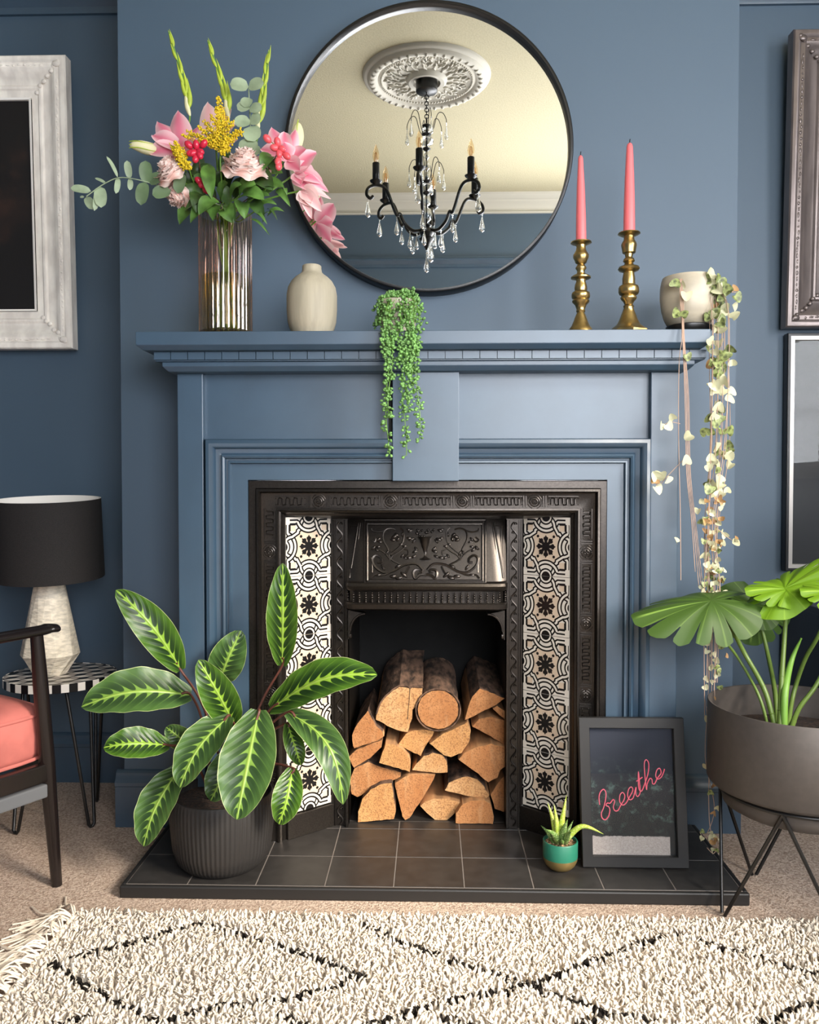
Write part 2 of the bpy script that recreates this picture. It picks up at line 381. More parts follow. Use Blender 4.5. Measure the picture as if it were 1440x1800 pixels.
def spline(pts, k=6):
    P = [Vector(p) for p in pts]; out = []
    for i in range(len(P)-1):
        a = P[max(i-1, 0)]; b = P[i]; c = P[i+1]; d = P[min(i+2, len(P)-1)]
        for j in range(k):
            t = j/k; out.append(.5*((2*b)+(c-a)*t+(2*a-5*b+4*c-d)*t*t+(3*b-a-3*c+d)*t**3))
    out.append(P[-1]); return out
def PX(lst, Y): return [at(p[0], p[1], Y if len(p) < 3 else p[2]) for p in lst]
def lathe_px(mb, cx, Y, prof, zbase=None, n=40, mi=0, caps=(True, False), rib=None, cy=None):
    s_ = sc_at(Y); c = at(cx, cy or prof[0][0], Y); pr = []
    for i, (py, hw) in enumerate(prof):
        z = gz(cx, py, Y) if not (i == 0 and zbase is not None) else zbase
        pr.append((hw*s_, z))
    mb.lathe(pr, (c.x, Y, 0), n, mi, caps, rib); return c.x, pr
# ================================================================ SETTING
YW = 0.10; YA = 0.45           # chimney breast face, alcove walls
cxl = gx(212, 600, YW); cxr = gx(1294, 600, YW)
ix0 = gx(438, 1000, -.075); ix1 = gx(1068, 1000, -.075); iz1 = gz(753, 845, -.075); HZ = 0.03
struct(MB().box(XL, XR, YB, 1.0, -.05, 0.0).build('floor', 'carpet', smooth=0))
struct(MB().box(XL-.1, XR+.1, YB-.1, 1.0, ZC, ZC+.1).build('ceiling', 'ceiling', smooth=0))
mb = MB(); mb.box(cxl, ix0+.005, YW, YA+.05, 0, ZC); mb.box(ix1-.005, cxr, YW, YA+.05, 0, ZC); mb.box(ix0+.005, ix1-.005, YW, YA+.05, iz1-.005, ZC)
struct(mb.build('wall_chimney', 'paint', smooth=0))
struct(MB().box(XL-.1, cxl, YA, YA+.1, 0, ZC).build('wall_left_alcove', 'paint', smooth=0))
struct(MB().box(cxr, XR+.1, YA, YA+.1, 0, ZC).build('wall_right_alcove', 'paint', smooth=0))
struct(MB().box(XL-.1, XL, YB, YA, 0, ZC).build('wall_left', 'paint', smooth=0))
for wl, a, b, wz0, wz1 in WIN:
    mb = MB()
    def wb(p, q, r, t, d0=0.0, d1=.1):
        if wl == 'R': mb.box(XR+d0, XR+d1, p, q, r, t)
        else: mb.box(p, q, YB-d1, YB-d0, r, t)
    lo_, hi_ = (YB, YA) if wl == 'R' else (XL-.1, XR+.1)
    wb(lo_, a, 0, ZC); wb(b, hi_, 0, ZC); wb(a, b, 0, wz0); wb(a, b, wz1, ZC)
    struct(mb.build('wall_right' if wl == 'R' else 'wall_back', 'paint', smooth=0))
    mb = MB()
    for (p, q, r, t) in ((a, a+.05, wz0, wz1), (b-.05, b, wz0, wz1), (a, b, wz0, wz0+.06), (a, b, wz1-.05, wz1), (a, b, (wz0+wz1)/2-.025, (wz0+wz1)/2+.025)): wb(p, q, r, t, .02, .07)
    wf = struct(mb.build('window_1' if wl == 'R' else 'window_2', 'plaster', smooth=0))
    mb = MB(); wb(a+.05, b-.05, wz0+.06, wz1-.05, .04, .044); mb.build('pane', 'pane', wf, smooth=0)
    mb = MB(); wb(a-.04, b+.04, wz0-.03, wz0, -.08, .02); mb.build('sill', 'plaster', wf, smooth=0, bevel=.005)
def run_prof(mb, p0, p1, nrm, prof):      # moulding along p0->p1; prof = [(out, z)]
    p0 = Vector(p0); p1 = Vector(p1); nrm = Vector(nrm)
    r = [[p+nrm*o+Vector((0, 0, z)) for o, z in prof] for p in (p0, p1)]
    mb.loft(r, 0, True, True)
base_p = [(0, 0), (.02, 0), (.02, .115), (.023, .118), (.023, .128), (.017, .134), (.012, .146), (.012, .152), (.006, .158), (0, .16)]
rail_p = [(0, 0), (.012, 0), (.014, .008), (.014, .02), (.024, .03), (.034, .04), (.036, .052), (.03, .058), (.03, .066), (0, .07)]
corn_p = [(0, -.11), (.02, -.11), (.022, -.1), (.012, -.095), (.014, -.08), (.03, -.06), (.055, -.045), (.06, -.035), (.075, -.03), (.1, -.012), (.105, 0), (0, 0)]
def trim(name, p0, p1, n, prof, mat='woodpaint', smooth=30):
    mb = MB(); run_prof(mb, p0, p1, n, prof); return struct(mb.build(name, mat, smooth=smooth))
pil0 = gx(313, 900, -.11); pil1 = gx(1192, 900, -.11)
trim('baseboard_left', (XL, YA, 0), (cxl, YA, 0), (0, -1, 0), base_p)
trim('baseboard_right', (cxr, YA, 0), (XR, YA, 0), (0, -1, 0), base_p)
trim('baseboard_chimney_left', (cxl-.02, YW, 0), (pil0, YW, 0), (0, -1, 0), base_p)
trim('baseboard_chimney_right', (pil1, YW, 0), (cxr+.02, YW, 0), (0, -1, 0), base_p)
trim('baseboard_back', (XL, YB, 0), (XR, YB, 0), (0, 1, 0), base_p)
zr = gz(100, 28, YA)
trim('trim_1', (XL, YA, zr), (cxl, YA, zr), (0, -1, 0), rail_p)
trim('trim_2', (cxr, YA, gz(1380, 10, YA)), (XR, YA, gz(1380, 10, YA)), (0, -1, 0), rail_p)
trim('trim_3', (XL, YB, 2.455), (XR, YB, 2.455), (0, 1, 0), rail_p)
trim('trim_4', (XL, YB, ZC), (XR, YB, ZC), (0, 1, 0), corn_p, 'plaster')
trim('trim_5', (XL, YB, ZC), (XL, YA, ZC), (1, 0, 0), corn_p, 'plaster')
trim('trim_6', (XR, YB, ZC), (XR, YA, ZC), (-1, 0, 0), corn_p, 'plaster')

# ================================================================ HEARTH
hx0 = atz(205, 1563, HZ).x; hx1 = atz(1320, 1572, HZ).x; hy0 = atz(753, 1564, HZ).y
hearth = thing('hearth', ((hx0+hx1)/2, hy0/2, 0), 'matt black tiled hearth slab with pale grout lines in front of the fireplace', 'hearth')
mb = MB(); e = .012
for (a, b, c, d) in ((hx0, hx1, hy0, hy0+e), (hx0, hx0+e, hy0+e, YW-.03), (hx1-e, hx1, hy0+e, YW-.03)): mb.box(a, b, c, d, 0, HZ)
mb.build('edging', 'slate_edge', hearth, smooth=0, bevel=.004)
mb = MB(); mb.box(hx0+e, hx1-e, hy0+e, YW-.03, 0, HZ-.0009); mb.box(gx(585, 1400, .04), gx(915, 1400, .04), YW-.03, .41, 0, HZ-.0009)
mb.build('grout_bed', 'grout', hearth, smooth=0)
gxs = [hx0+e]+[atz(p, 1561, HZ).x for p in (325, 447, 570, 692, 817, 939, 1062, 1187)]+[hx1-e]
rows = [hy0+e, atz(753, 1507, HZ).y, atz(753, 1457.5, HZ).y, YW-.03]
for r in range(3):
    for k in range(len(gxs)-1):
        a, b = gxs[k]+.0015, gxs[k+1]-.0015
        if r == 2 and not (2 < k < 6): pass
        MB().box(a, b, rows[r]+.0015, rows[r+1]-.0015, HZ-.006, HZ).build('tile', 'slate', hearth, smooth=0, bevel=.0008)
MB().box(gx(588, 1400, .04), gx(912, 1400, .04), YW-.03+.001, .405, HZ-.006, HZ).build('inner_slab', 'slate', hearth, smooth=0)

# ================================================================ MANTELPIECE
SH = -.20; ZS = gz(753, 580.5, SH)
mant = thing('mantelpiece', (0, -.05, 0), 'blue painted wooden mantelpiece with deep shelf, dentil row and stepped moulding on the chimney breast', 'mantelpiece')
def band(name, pxl, pyl, pxr, Y, zt, zb, taper=0.0, chz=0.0, yb=YW):
    x0 = gx(pxl, pyl, Y); x1 = gx(pxr, pyl, Y); mb = MB()
    zc_ = zb+chz; mb_r = []
    for z, d in ((zt, 0), (zc_, 0), (zb, taper)):
        mb_r.append([(x0+d, yb, z), (x0+d, Y+d, z), (x1-d, Y+d, z), (x1-d, yb, z)])
    mb.loft(mb_r[::-1], 0, True, True); return mb.build(name, 'woodpaint', mant, smooth=0, bevel=.0015)
zs1 = gz(753, 612, SH); band('shelf', 238, 590, 1250, SH, ZS, zs1, .014, .011)
zd0 = zs1; zd1 = gz(753, 633, -.17)
dx0 = gx(270, 620, -.168); dx1 = gx(1243, 620, -.168)
MB().box(dx0+.002, dx1-.002, -.160, YW, zd1+.001, zd0).build('dentil_backing', 'woodpaint', mant, smooth=0)
nd = 32; pit = (dx1-dx0)/nd
db = MB(); db.box(-pit/2+.0009, pit/2-.0009, -.168, -.1595, zd1+.004, zd0-.001); dm = db.mesh('dentil', 'woodpaint', smooth=0)
for i in range(nd): inst('dentil', dm, Matrix.Translation((dx0+pit*(i+.5), 0, 0)), mant)
zb0 = zd1; zb1 = gz(753, 651, -.15); band('bed_moulding', 285, 640, 1222, -.152, zb0+.001, zb1, .012, .012)
zt = zb1
for a, b in ((313, 358), (1143, 1192)):
    x0, x1 = gx(a, 900, -.11), gx(b, 900, -.11)
    MB().box(x0, x1, -.11, YW, HZ, zt).build('pilaster', 'woodpaint', mant, smooth=0, bevel=.002)
mx0 = gx(364, 900, -.09); mx1 = gx(1141, 900, -.09); mz1 = gz(753, 771, -.09)
kx0 = gx(690, 760, -.125); kx1 = gx(807, 760, -.125); k1 = gz(753, 845.5, -.125)
pa = gx(358, 900, -.11); pb = gx(1143, 900, -.11)
MB().box(pa, kx0-.012, -.088, YW, mz1-.002, zt).build('frieze_panel', 'woodpaint', mant, smooth=0)
MB().box(kx1+.001, pb, -.088, YW, mz1-.002, zt).build('frieze_panel', 'woodpaint', mant, smooth=0)
MB().box(kx0, kx1, -.125, YW, k1, zt).build('centre_plate', 'woodpaint', mant, smooth=0, bevel=.0015)
MB().box(kx0-.012, kx0-.0002, -.07, YW, k1, zt).build('plate_shadow_strip', 'slate_edge', mant, smooth=0)  # black strip stands in for the shade along the centre plate's left edge
q = .001475
pr = [(t*q, y) for t, y in ((0, YW), (0, -.09), (1, -.108), (3, -.117), (9, -.121), (14, -.117), (17, -.106), (18, -.100), (24, -.097), (27, -.094), (28, -.104), (31, -.107), (34, -.104), (35, -.093), (38, -.092), (39, -.098), (42, -.099), (43.5, -.088), (43.5, YW))]
MB().sweepU(mx0, mx1, HZ, mz1, pr).build('stepped_moulding', 'woodpaint', mant, smooth=40)
MB().sweepU(mx0+43.5*q-.001, mx1-43.5*q+.001, HZ, mz1-43.5*q+.001, [(0, YW), (0, -.086), (ix0-mx0-43.5*q+.001, -.086), (ix0-mx0-43.5*q+.001, YW)]).build('inner_facing', 'woodpaint', mant, smooth=0)
for s_, (a, b) in ((-1, (pil0, mx0)), (1, (mx1, pil1))):
    mb = MB(); run_prof(mb, (a-.008 if s_ < 0 else a, -.11, HZ), (b if s_ < 0 else b+.008, -.11, HZ), (0, -1, 0), [(o*.6, z*.82) for o, z in base_p]); mb.build('plinth', 'woodpaint', mant, smooth=30)
mb = MB(); run_prof(mb, (pil1, YW-.02, HZ), (pil1, -.11, HZ), (1, 0, 0), [(o*.4, z*.82) for o, z in base_p]); mb.build('plinth_return', 'woodpaint', mant, smooth=30)

# ================================================================ CAST IRON INSERT
ins = thing('fireplace_insert', (0, -.03, HZ), 'black cast iron tiled fireplace insert with ornate hood and patterned tile panels', 'fireplace')
IT = HZ
prof = [(t*q, y) for t, y in ((0, .05), (0, -.078), (1, -.082), (13, -.082), (14, -.079), (15, -.088), (19, -.090), (21, -.085), (22, -.074), (25, -.072), (48.5, -.072), (49, -.079), (52, -.080), (53, -.073), (56, -.070), (57, -.064), (60, -.060), (62, -.056))]
MB().sweepU(ix0, ix1, IT, iz1, prof).build('outer_frame', 'iron', ins, smooth=40)
bi = 36.5*q
# relief on the frame band, drawn in band-local (along, across) coordinates
def rosette():
    mb = MB(); R = .0145
    def ring(r, w, n=24, a0=0, a1=2*math.pi):
        mb.tube([(math.cos(a0+(a1-a0)*i/n)*r, 0, math.sin(a0+(a1-a0)*i/n)*r) for i in range(n+1)], w, 5)
    ring(.0125, .0019); ring(.0075, .0013, 16)
    mb.ball((0, 0, 0), .0022, .002, .0022, 6, 4)
    for i in range(4):
        a = i*math.pi/2; c, s_ = math.cos(a), math.sin(a)
        mb.ball((c*.0125, -.001, s_*.0125), .0024, .002, .0024, 6, 4); mb.tube([(c*.003, 0, s_*.003), (c*.0075, 0, s_*.0075)], .001, 4)
        mb.ball((math.cos(a+.785)*.005, 0, math.sin(a+.785)*.005), .0022, .0015, .0022, 5, 4)
        ring(.0185, .001, 6, a+.785-.45, a+.785+.45) if i % 2 == 0 else ring(.0185, .001, 6, a+.785-.45, a+.785+.45)
    for sx in (-.0225, .0225): mb.box(sx-.0013, sx+.0013, -.0036, .001, -.0145, .0145)
    for sx in (-.0285, .0285): mb.box(sx-.0014, sx+.0014, -.0036, .001, -.0145, .0145)
    return mb.mesh('rosette', 'iron', smooth=50)
ros = rosette()
def fluting(L):
    mb = MB(); n = int(L/.0088)
    mb.box(-L/2-.004, L/2+.004, -.003, .0005, .0125, .0143); mb.box(-L/2-.004, L/2+.004, -.003, .0005, -.0143, -.0125)
    pts = []
    for i in range(n):
        x = -L/2+L*(i+.5)/n; d = L/n/2; s_ = 1 if i % 2 == 0 else -1
        pts += [(x-d*.55, 0, -s_*.0085), (x-d*.3, 0, -s_*.004), (x-d*.3, 0, s_*.004), (x, 0, s_*.0095)]
        mb.box(x-.0013, x+.0013, -.0045, .0005, -.0082 if s_ > 0 else -.006, .006 if s_ > 0 else .0082)
    mb.tube(pts, .0017, 4)
    for e_ in (-1, 1):
        for zz in (-.008, .008): mb.ball((e_*(L/2+.003), 0, zz), .0016, .0016, .0016, 5, 4)
    return mb.mesh('fluted_strip', 'iron', smooth=50)
zc = iz1-bi; yb_ = -.0722
rx = [gx(p, 880, -.072) for p in (560.5, 686.5, 813, 940)]
fl = fluting(.115); fs = fluting(.07)
T = Matrix.Translation; RY = Matrix.Rotation(math.pi/2, 4, 'Y')
for x in rx: inst('rosette', ros, T((x, yb_, zc)), ins)
for a, b in zip(rx, rx[1:]): inst('fluted_strip', fl, T(((a+b)/2, yb_, zc)), ins)
inst('fluted_strip', fs, T((rx[0]-.031-.043, yb_, zc)), ins); inst('fluted_strip', fs, T((rx[-1]+.031+.043, yb_, zc)), ins)
rz = [gz(1035, p, -.072) for p in (971, 1097, 1223, 1349)]
for xs in (ix0+bi, ix1-bi):
    for z in rz: inst('rosette', ros, T((xs, yb_, z)) @ RY, ins)
    for a, b in zip(rz, rz[1:]): inst('fluted_strip', fl, T((xs, yb_, (a+b)/2)) @ RY, ins)
    inst('fluted_strip', fs, T((xs, yb_, rz[0]+.031+.043)) @ RY, ins)
    inst('fluted_strip', fs, T((xs, yb_, rz[-1]-.031-.043)) @ RY, ins)
# splayed tile panels
YO, YI = -.056, .04
ox = [ix0+62*q, ix1-62*q]; inx = [gx(583, 1150, YI), gx(918, 1150, YI)]
zf = iz1-62*q; ztl = gz(753, 914, YI)
tp = gz(918, 1006.5, YI)-gz(918, 1108, YI); zbot = gz(918, 1413, YI); tops = [zbot+tp*(i+1) for i in range(5)]
mb = MB()   # lintel between the front frame and the hood plane
mb.loft([[(ox[0], YO, zf+.012), (ox[1], YO, zf+.012), (ox[1], YO, zf), (ox[0], YO, zf)], [(ox[0], YI+.06, zf+.012), (ox[1], YI+.06, zf+.012), (ox[1], YI+.06, ztl-.004), (ox[0], YI+.06, ztl-.004)]])
mb.build('lintel', 'iron', ins, smooth=0)
Wt = Vector((inx[0]-ox[0], YI-YO)).length
def tile_mesh():
    mb = MB(); h = tp/2-.0007; hw = Wt/2-.002; t = .006
    mb.box(-hw, hw, 0, t, -h, h, 0); S = tp/2
    def rib(pts, w, mi, y):
        P = [Vector((p[0]*S, p[1]*S)) for p in pts]; run = []
        def flush(run):
            if len(run) < 2: return
            L = []; Rr = []
            for i, p in enumerate(run):
                d0 = (run[i]-run[i-1]) if i > 0 else (run[i+1]-run[i]); d1 = (run[i+1]-run[i]) if i < len(run)-1 else d0
                d0 = d0.normalized(); d1 = d1.normalized(); n_ = Vector((-(d0.y+d1.y), d0.x+d1.x))
                if n_.length < 1e-6: n_ = Vector((-d0.y, d0.x))
                n_.normalize(); k_ = w*S/2/max(.6, abs(n_.dot(Vector((-d1.y, d1.x))))); cl = lambda q_: (max(-hw, min(hw, q_.x)), y, max(-h, min(h, q_.y)))
                L.append(cl(p+n_*k_)); Rr.append(cl(p-n_*k_))
            a = mb.add(L); b = mb.add(Rr)
            for i in range(len(run)-1): mb.face((b+i, b+i+1, a+i+1, a+i), mi)
        # densify & clip
        D = []
        for a, b in zip(P, P[1:]):
            k = max(1, int((b-a).length/.02)) ; k = max(k, 1)
            D += [a+(b-a)*j/k for j in range(k)]
        D.append(P[-1])
        for p in D:
            if abs(p.x) <= hw+.001 and abs(p.y) <= h+.001: run.append(p)
            else: flush(run); run = []
        flush(run)
    def disc(c, r, mi, y, n=12, half=None):
        pts = [(max(-hw, min(hw, (c[0]+r*math.cos(2*math.pi*i/n))*S)), y, max(-h, min(h, (c[1]+r*math.sin(2*math.pi*i/n))*S))) for i in range(n)]
        k = mb.add(pts); mb.face([k+i for i in range(n)], mi)
    def arc(c, r, a0, a1, n=18): return [(c[0]+r*math.cos(a0+(a1-a0)*i/n), c[1]+r*math.sin(a0+(a1-a0)*i/n)) for i in range(n+1)]
    def rot(p, k):
        for _ in range(k): p = [(-y, x) for x, y in p]
        return p
    def poly(pts, mi, y): k = mb.add([(max(-hw, min(hw, x*S)), y, max(-h, min(h, z*S))) for x, z in pts]); mb.face([k+i for i in range(len(pts))], mi)
    y0 = -.0003
    # beige grounds
    poly([(-.5, -.34), (-.34, -.5), (.34, -.5), (.5, -.34), (.5, .34), (.34, .5), (-.34, .5), (-.5, .34)], 1, -.0002)
    for sx in (-1, 1):
        for sz in (-1, 1): poly([(sx*a, sz*b) for a, b in (((.52, .52), (.74, .52), (.74, .74), (.52, .74)))][::sx*sz], 1, -.0002)
    bands = []
    for k in range(4):
        bands.append((rot([(-1.02, -.83), (-.47, -.83)]+arc((0, -1), .47, math.radians(155), math.radians(25), 20)+[(.47, -.83), (1.02, -.83)], k), .12, .037))
    fr_ = []
    for k in range(4):
        fr_ += rot(arc((0, -.66), .33, math.radians(180), math.radians(360), 16)+[(.33, -.60), (.43, -.53), (.43, -.47), (.50, -.50)][:3], k)
    bands.append((fr_+[fr_[0]], .115, .035))
    for k in range(4): bands.append((rot(arc((0, -1), .47, math.radians(60), math.radians(20), 8), k), .12, .037))
    for k in range(4):
        bands.append((rot(arc((0, -1), .19, 0, math.pi, 14), k), .10, .035))
        bands.append((rot([(.52, -.74), (.74, -.74), (.74, -.52)], k), .012, .02))
    y = y0
    for pts, w_, ol in bands:
        y -= .00003; rib(pts, w_+ol*1.7, 2, y)
        if w_ > .05: y -= .00003; rib(pts, w_-ol*1.3, 0, y)
    y -= .00005
    for k in range(4): disc(rot([(0, -1)], k)[0], .12, 2, y)
    for sx in (-1, 1):
        for sz in (-1, 1): disc((sx*.31, sz*.34), .05, 2, y)
    disc((0, 0), .15, 2, y)
    for k in range(8):
        a = k*math.pi/4; c, s_ = math.cos(a), math.sin(a)
        pts = [(.05, -.045), (.2, -.055), (.25, -.095), (.31, -.085), (.33, -.035), (.39, 0), (.33, .035), (.31, .085), (.25, .095), (.2, .055), (.05, .045)]
        poly([(x*c-z*s_, x*s_+z*c) for x, z in pts], 2, y-.00002)
    return mb.mesh('tile', ['tile_white', 'tile_beige', 'tile_black'], smooth=0)
tm = tile_mesh()
for side in (0, 1):
    a = Vector((ox[side], YO, 0)); b = Vector((inx[side], YI, 0)); mid = (a+b)/2; d = (b-a).normalized()
    if side: d = -d
    nrm = Vector((0, 0, 1)).cross(d)      # local +Y (back)
    Rm = Matrix((( d.x, nrm.x, 0), (d.y, nrm.y, 0), (0, 0, 1))).to_4x4()
    for tz in tops: inst('tile', tm, T((mid.x, mid.y, tz-tp/2)) @ Rm, ins)
    mb = MB(); u = nrm*.0065
    def quad(z0, z1, off0, off1): mb.loft([[a+u*off0+Vector((0, 0, z0)), b+u*off0+Vector((0, 0, z0)), b+u*off1+Vector((0, 0, z0)), a+u*off1+Vector((0, 0, z0))], [a+u*off0+Vector((0, 0, z1)), b+u*off0+Vector((0, 0, z1)), b+u*off1+Vector((0, 0, z1)), a+u*off1+Vector((0, 0, z1))]])
    quad(IT, zbot-.002, -1.5, 2.0)
    quad(zbot-.002, zf+.005, 1.0, 2.2); mb.build('panel_plinth', 'iron', ins, smooth=0, bevel=.001)
# scroll columns either side of the opening
oz1 = gz(753, 1073, .02)
for side in (0, 1):
    e0 = inx[side]; e1 = gx(612, 1200, .03) if side == 0 else gx(890, 1200, .03); sg = 1 if side == 0 else -1
    x0, x1 = min(e0, e1), max(e0, e1); mb = MB()
    mb.box(x0, x1, .036, .06, IT, ztl+.01)
    for off in (.003, .010, .038): mb.tube([(e0+sg*off, .035, IT), (e0+sg*off, .035, ztl)], .0026 if off != .010 else .0018, 6)
    mb.box(min(e1, e1-sg*.006), max(e1, e1-sg*.006), .022, .40, IT, ztl)
    mb.build('column', 'iron', ins, smooth=50, bevel=0)
    mb = MB(); cxs = e0+sg*.0235; n = 34; L = ztl-IT-.01; pts = []
    h = L/n; wave = []
    for i in range(n*6+1):
        t = i/6; wave.append((cxs+math.sin(math.pi*t)*.0075, .0335, IT+.005+t*h))
    mb.tube(wave, .0021, 5)
    for i in range(n):
        s_ = 1 if i % 2 == 0 else -1; zc_2 = IT+.005+(i+.5)*h+h*.30; xc_2 = cxs-s_*.0035
        mb.tube([(xc_2+math.cos(a_)*.0040*(1-.10*q5), .0335, zc_2+math.sin(a_)*.0048*(1-.10*q5)) for q5, a_ in enumerate([(-.6+s_*.0+k5*.75) for k5 in range(8)])], .0014, 4)
    mb.build('scroll_relief', 'iron', ins, smooth=60)
# hood
hood_c = gx(749.5, 1000, 0); k_ = lambda px: px*.001525
def hy(py): return .030-.055*(py-915)/110.0
levels = [(908, 141, 108, .034), (1022, 141, 118, hy(1022)), (1026, 143, 126, hy(1022)-.008), (1031, 143, 128, hy(1022)-.011), (1036, 143, 126, hy(1022)-.009), (1039, 142, 124, hy(1022)-.004), (1039.5, 136, 117, hy(1022)+.014), (1059, 136, 117, hy(1022)+.014), (1060, 143, 124, hy(1022)-.006), (1063, 143, 127, hy(1022)-.010), (1071, 143, 126, hy(1022)-.009), (1073, 141, 122, hy(1022)-.003)]
rings = []
for py, wb, wf, Y in levels:
    z = gz(753, py, Y); Wb, Wf = k_(wb), k_(wf)
    ymid = Y+(.05-Y)*.38
    rings.append([(hood_c-Wb, .05, z), (hood_c-Wb, ymid, z), (hood_c-(Wf+Wb)/2-.004, Y+.008, z), (hood_c-Wf, Y, z), (hood_c+Wf, Y, z), (hood_c+(Wf+Wb)/2+.004, Y+.008, z), (hood_c+Wb, ymid, z), (hood_c+Wb, .05, z)])
mb = MB(); mb.loft(rings); hood = mb.build('hood', 'iron', ins, smooth=30)
# recessed-looking panel border + flutes
mb = MB()
def HP(px, py, off=0.0): return at(px, py, hy(py)-off)
B = [(646, 921), (849, 921), (849, 1021), (646, 1021)]
for i in range(4): mb.tube([HP(*B[i], .002), HP(*B[(i+1) % 4], .002)], .0035, 6)
B = [(641, 914), (854, 914), (854, 1024), (641, 1024)]
for i in range(4): mb.tube([HP(*B[i], .001), HP(*B[(i+1) % 4], .001)], .0025, 6)
for s_ in (-1, 1):
    c0 = 749.5
    for (ta, tb, w_) in ((108, 112, 2.2), (112, 120, 2.0), (116, 128, 2.2), (119, 135, 2.0)):
        mb.tube([HP(c0+s_*ta, 925 if ta < 112 else 919, -.003), HP(c0+s_*tb, 1016, -.012)], [.0015, w_*.0019], 6)
    mb.tube([HP(c0+s_*122, 924, -.002), HP(c0+s_*134, 924, -.004), HP(c0+s_*134, 985, -.02), HP(c0+s_*121, 926, -.003)], .0012, 5)
mb.build('hood_mouldings', 'iron', hood, smooth=60)
# foliage relief
mb = MB(); r0 = .0017
def RP(cx_, cy_): return HP(590+cx_/4.645, 890+cy_/4.645, .001)
def sym(pts, r, k=3, n=5):
    r *= 1.5
    for s_ in (1, -1): mb.tube(spline([RP(732+s_*(x-732), y) for x, y in pts], k), r, n)
def blob(x, y, rx_, ry_, a=0, h=.0035):
    for s_ in (1, -1):
        ax = Vector((math.cos(a)*s_, 0, math.sin(a))); p = RP(732+s_*(x-732), y); mb.ball(p, rx_*.00033, h, ry_*.00033, 6, 4, axis=None) if a is None else mb.ball(p, ry_*.00042, h*1.4, rx_*.00036, 6, 4, axis=ax)
scr = [([(715, 520), (660, 470), (560, 480), (470, 530), (390, 540), (320, 490), (300, 430), (330, 400), (370, 420), (375, 455), (345, 460)], .0024),
       ([(740, 560), (690, 560), (650, 590), (635, 550), (650, 520), (690, 520), (695, 545), (670, 550)], .0026),
       ([(540, 480), (450, 430), (430, 350), (390, 270), (400, 200), (450, 180), (490, 190)], .0016),
       ([(430, 400), (500, 350), (550, 290), (555, 210), (530, 175)], .0016), ([(500, 510), (400, 560), (320, 560), (290, 590)], .0018),
       ([(600, 490), (560, 560), (490, 580), (450, 575)], .0020), ([(450, 440), (400, 380), (340, 350), (290, 350)], .0013),
       ([(400, 200), (350, 210), (300, 200), (295, 180)], .0014), ([(320, 250), (295, 275), (320, 290), (330, 265)], .0014), ([(560, 350), (590, 360), (590, 395), (560, 400)], .0014),
       ([(440, 440), (470, 400), (520, 370), (570, 330)], .0013), ([(300, 540), (300, 480), (290, 420)], .0012)]
for pts, r in scr: sym(pts, r)
for x, y, a_, b_, an in ((480, 250, 26, 14, .6), (500, 235, 22, 12, -.7), (470, 275, 22, 11, -.2), (510, 270, 20, 11, 1.2), (350, 270, 22, 9, .8), (365, 290, 18, 8, -.4), (310, 340, 22, 10, .9), (340, 355, 22, 10, -.8), (350, 330, 18, 8, .2), (610, 200, 24, 10, .5), (595, 190, 18, 8, -.4), (660, 350, 24, 11, -.9), (650, 370, 22, 10, .3), (600, 420, 24, 10, .2), (640, 410, 22, 10, .5), (570, 420, 20, 9, -.6), (545, 405, 20, 9, .8), (420, 380, 22, 8, 1.1), (450, 385, 22, 8, 2.0), (560, 560, 34, 12, -.7), (520, 585, 30, 11, .3), (470, 570, 28, 10, .1), (620, 270, 26, 9, .4), (600, 260, 20, 8, -.2), (640, 285, 22, 8, .9), (390, 500, 28, 10, -1.0), (510, 490, 28, 10, .5), (350, 560, 24, 8, .1), (545, 230, 20, 7, 1.4), (535, 310, 16, 7, 0), (565, 325, 20, 7, 0)):
    blob(x, y, a_, b_, an)
for i in range(16): mb.ball(RP(732+random.uniform(-75, 75), 228+random.uniform(-40, 32)), .0038, .004, .0038, 6, 4)
u0 = RP(732, 330)
mb.lathe([(z_[0]*.00033, z_[1]*.00033) for z_ in ((14, -250), (30, -235), (12, -215), (14, -150), (26, -110), (60, -100), (30, -85), (18, -60), (20, -20), (34, 20), (44, 70), (60, 85))], (u0.x, u0.y, u0.z), 12)
mb.build('foliage_relief', 'iron', hood, smooth=60)
# gallery of beads
gb = MB()
for zz, r in ((.0105, .0024), (.0045, .0034), (-.002, .0038), (-.0085, .003), (-.013, .0035)): gb.ball((0, 0, zz), r, r, r, 8, 5)
gm = gb.mesh('gallery_bead', 'iron', smooth=60)
zg = (gz(753, 1040, hy(1022))+gz(753, 1059, hy(1022)))/2
for i in range(26):
    t = -1+2*i/25; x = hood_c+t*k_(139); Y = hy(1022)-.003+(.03 if abs(t) > .985 else .012 if abs(t) > .9 else 0)
    inst('gallery_bead', gm, T((x, Y, zg)), ins)
# arch brackets
for s_ in (-1, 1):
    x0 = hood_c+s_*k_(138); pts = [(x0, oz1+.004)]
    for i in range(9):
        a = math.pi/2*i/8; pts.append((x0-s_*(.046-.04*math.sin(a)), oz1-.006-.046*(1-math.cos(a))))
    pts.append((x0-s_*.002, oz1-.075)); pts.append((x0, oz1-.075))
    mb = MB(); mb.prism(pts if s_ < 0 else pts[::-1], -.005, .035); mb.tube([(x, -.006, z) for x, z in pts[1:10]], .0028, 6); mb.ball((x0-s_*.006, -.004, oz1-.066), .005, .005, .007, 6, 4)
    mb.build('bracket', 'iron', ins, smooth=40)
mb = MB(); xa, xb = inx[0]+.005, inx[1]-.005
mb.box(xa, xb, .405, .42, 0.002, .95); mb.box(xa-.012, xa, .06, .42, .002, .95); mb.box(xb, xb+.012, .06, .42, .002, .95); mb.box(xa, xb, .052, .42, .93, .95)
mb.build('fireback', 'soot', ins, smooth=0)

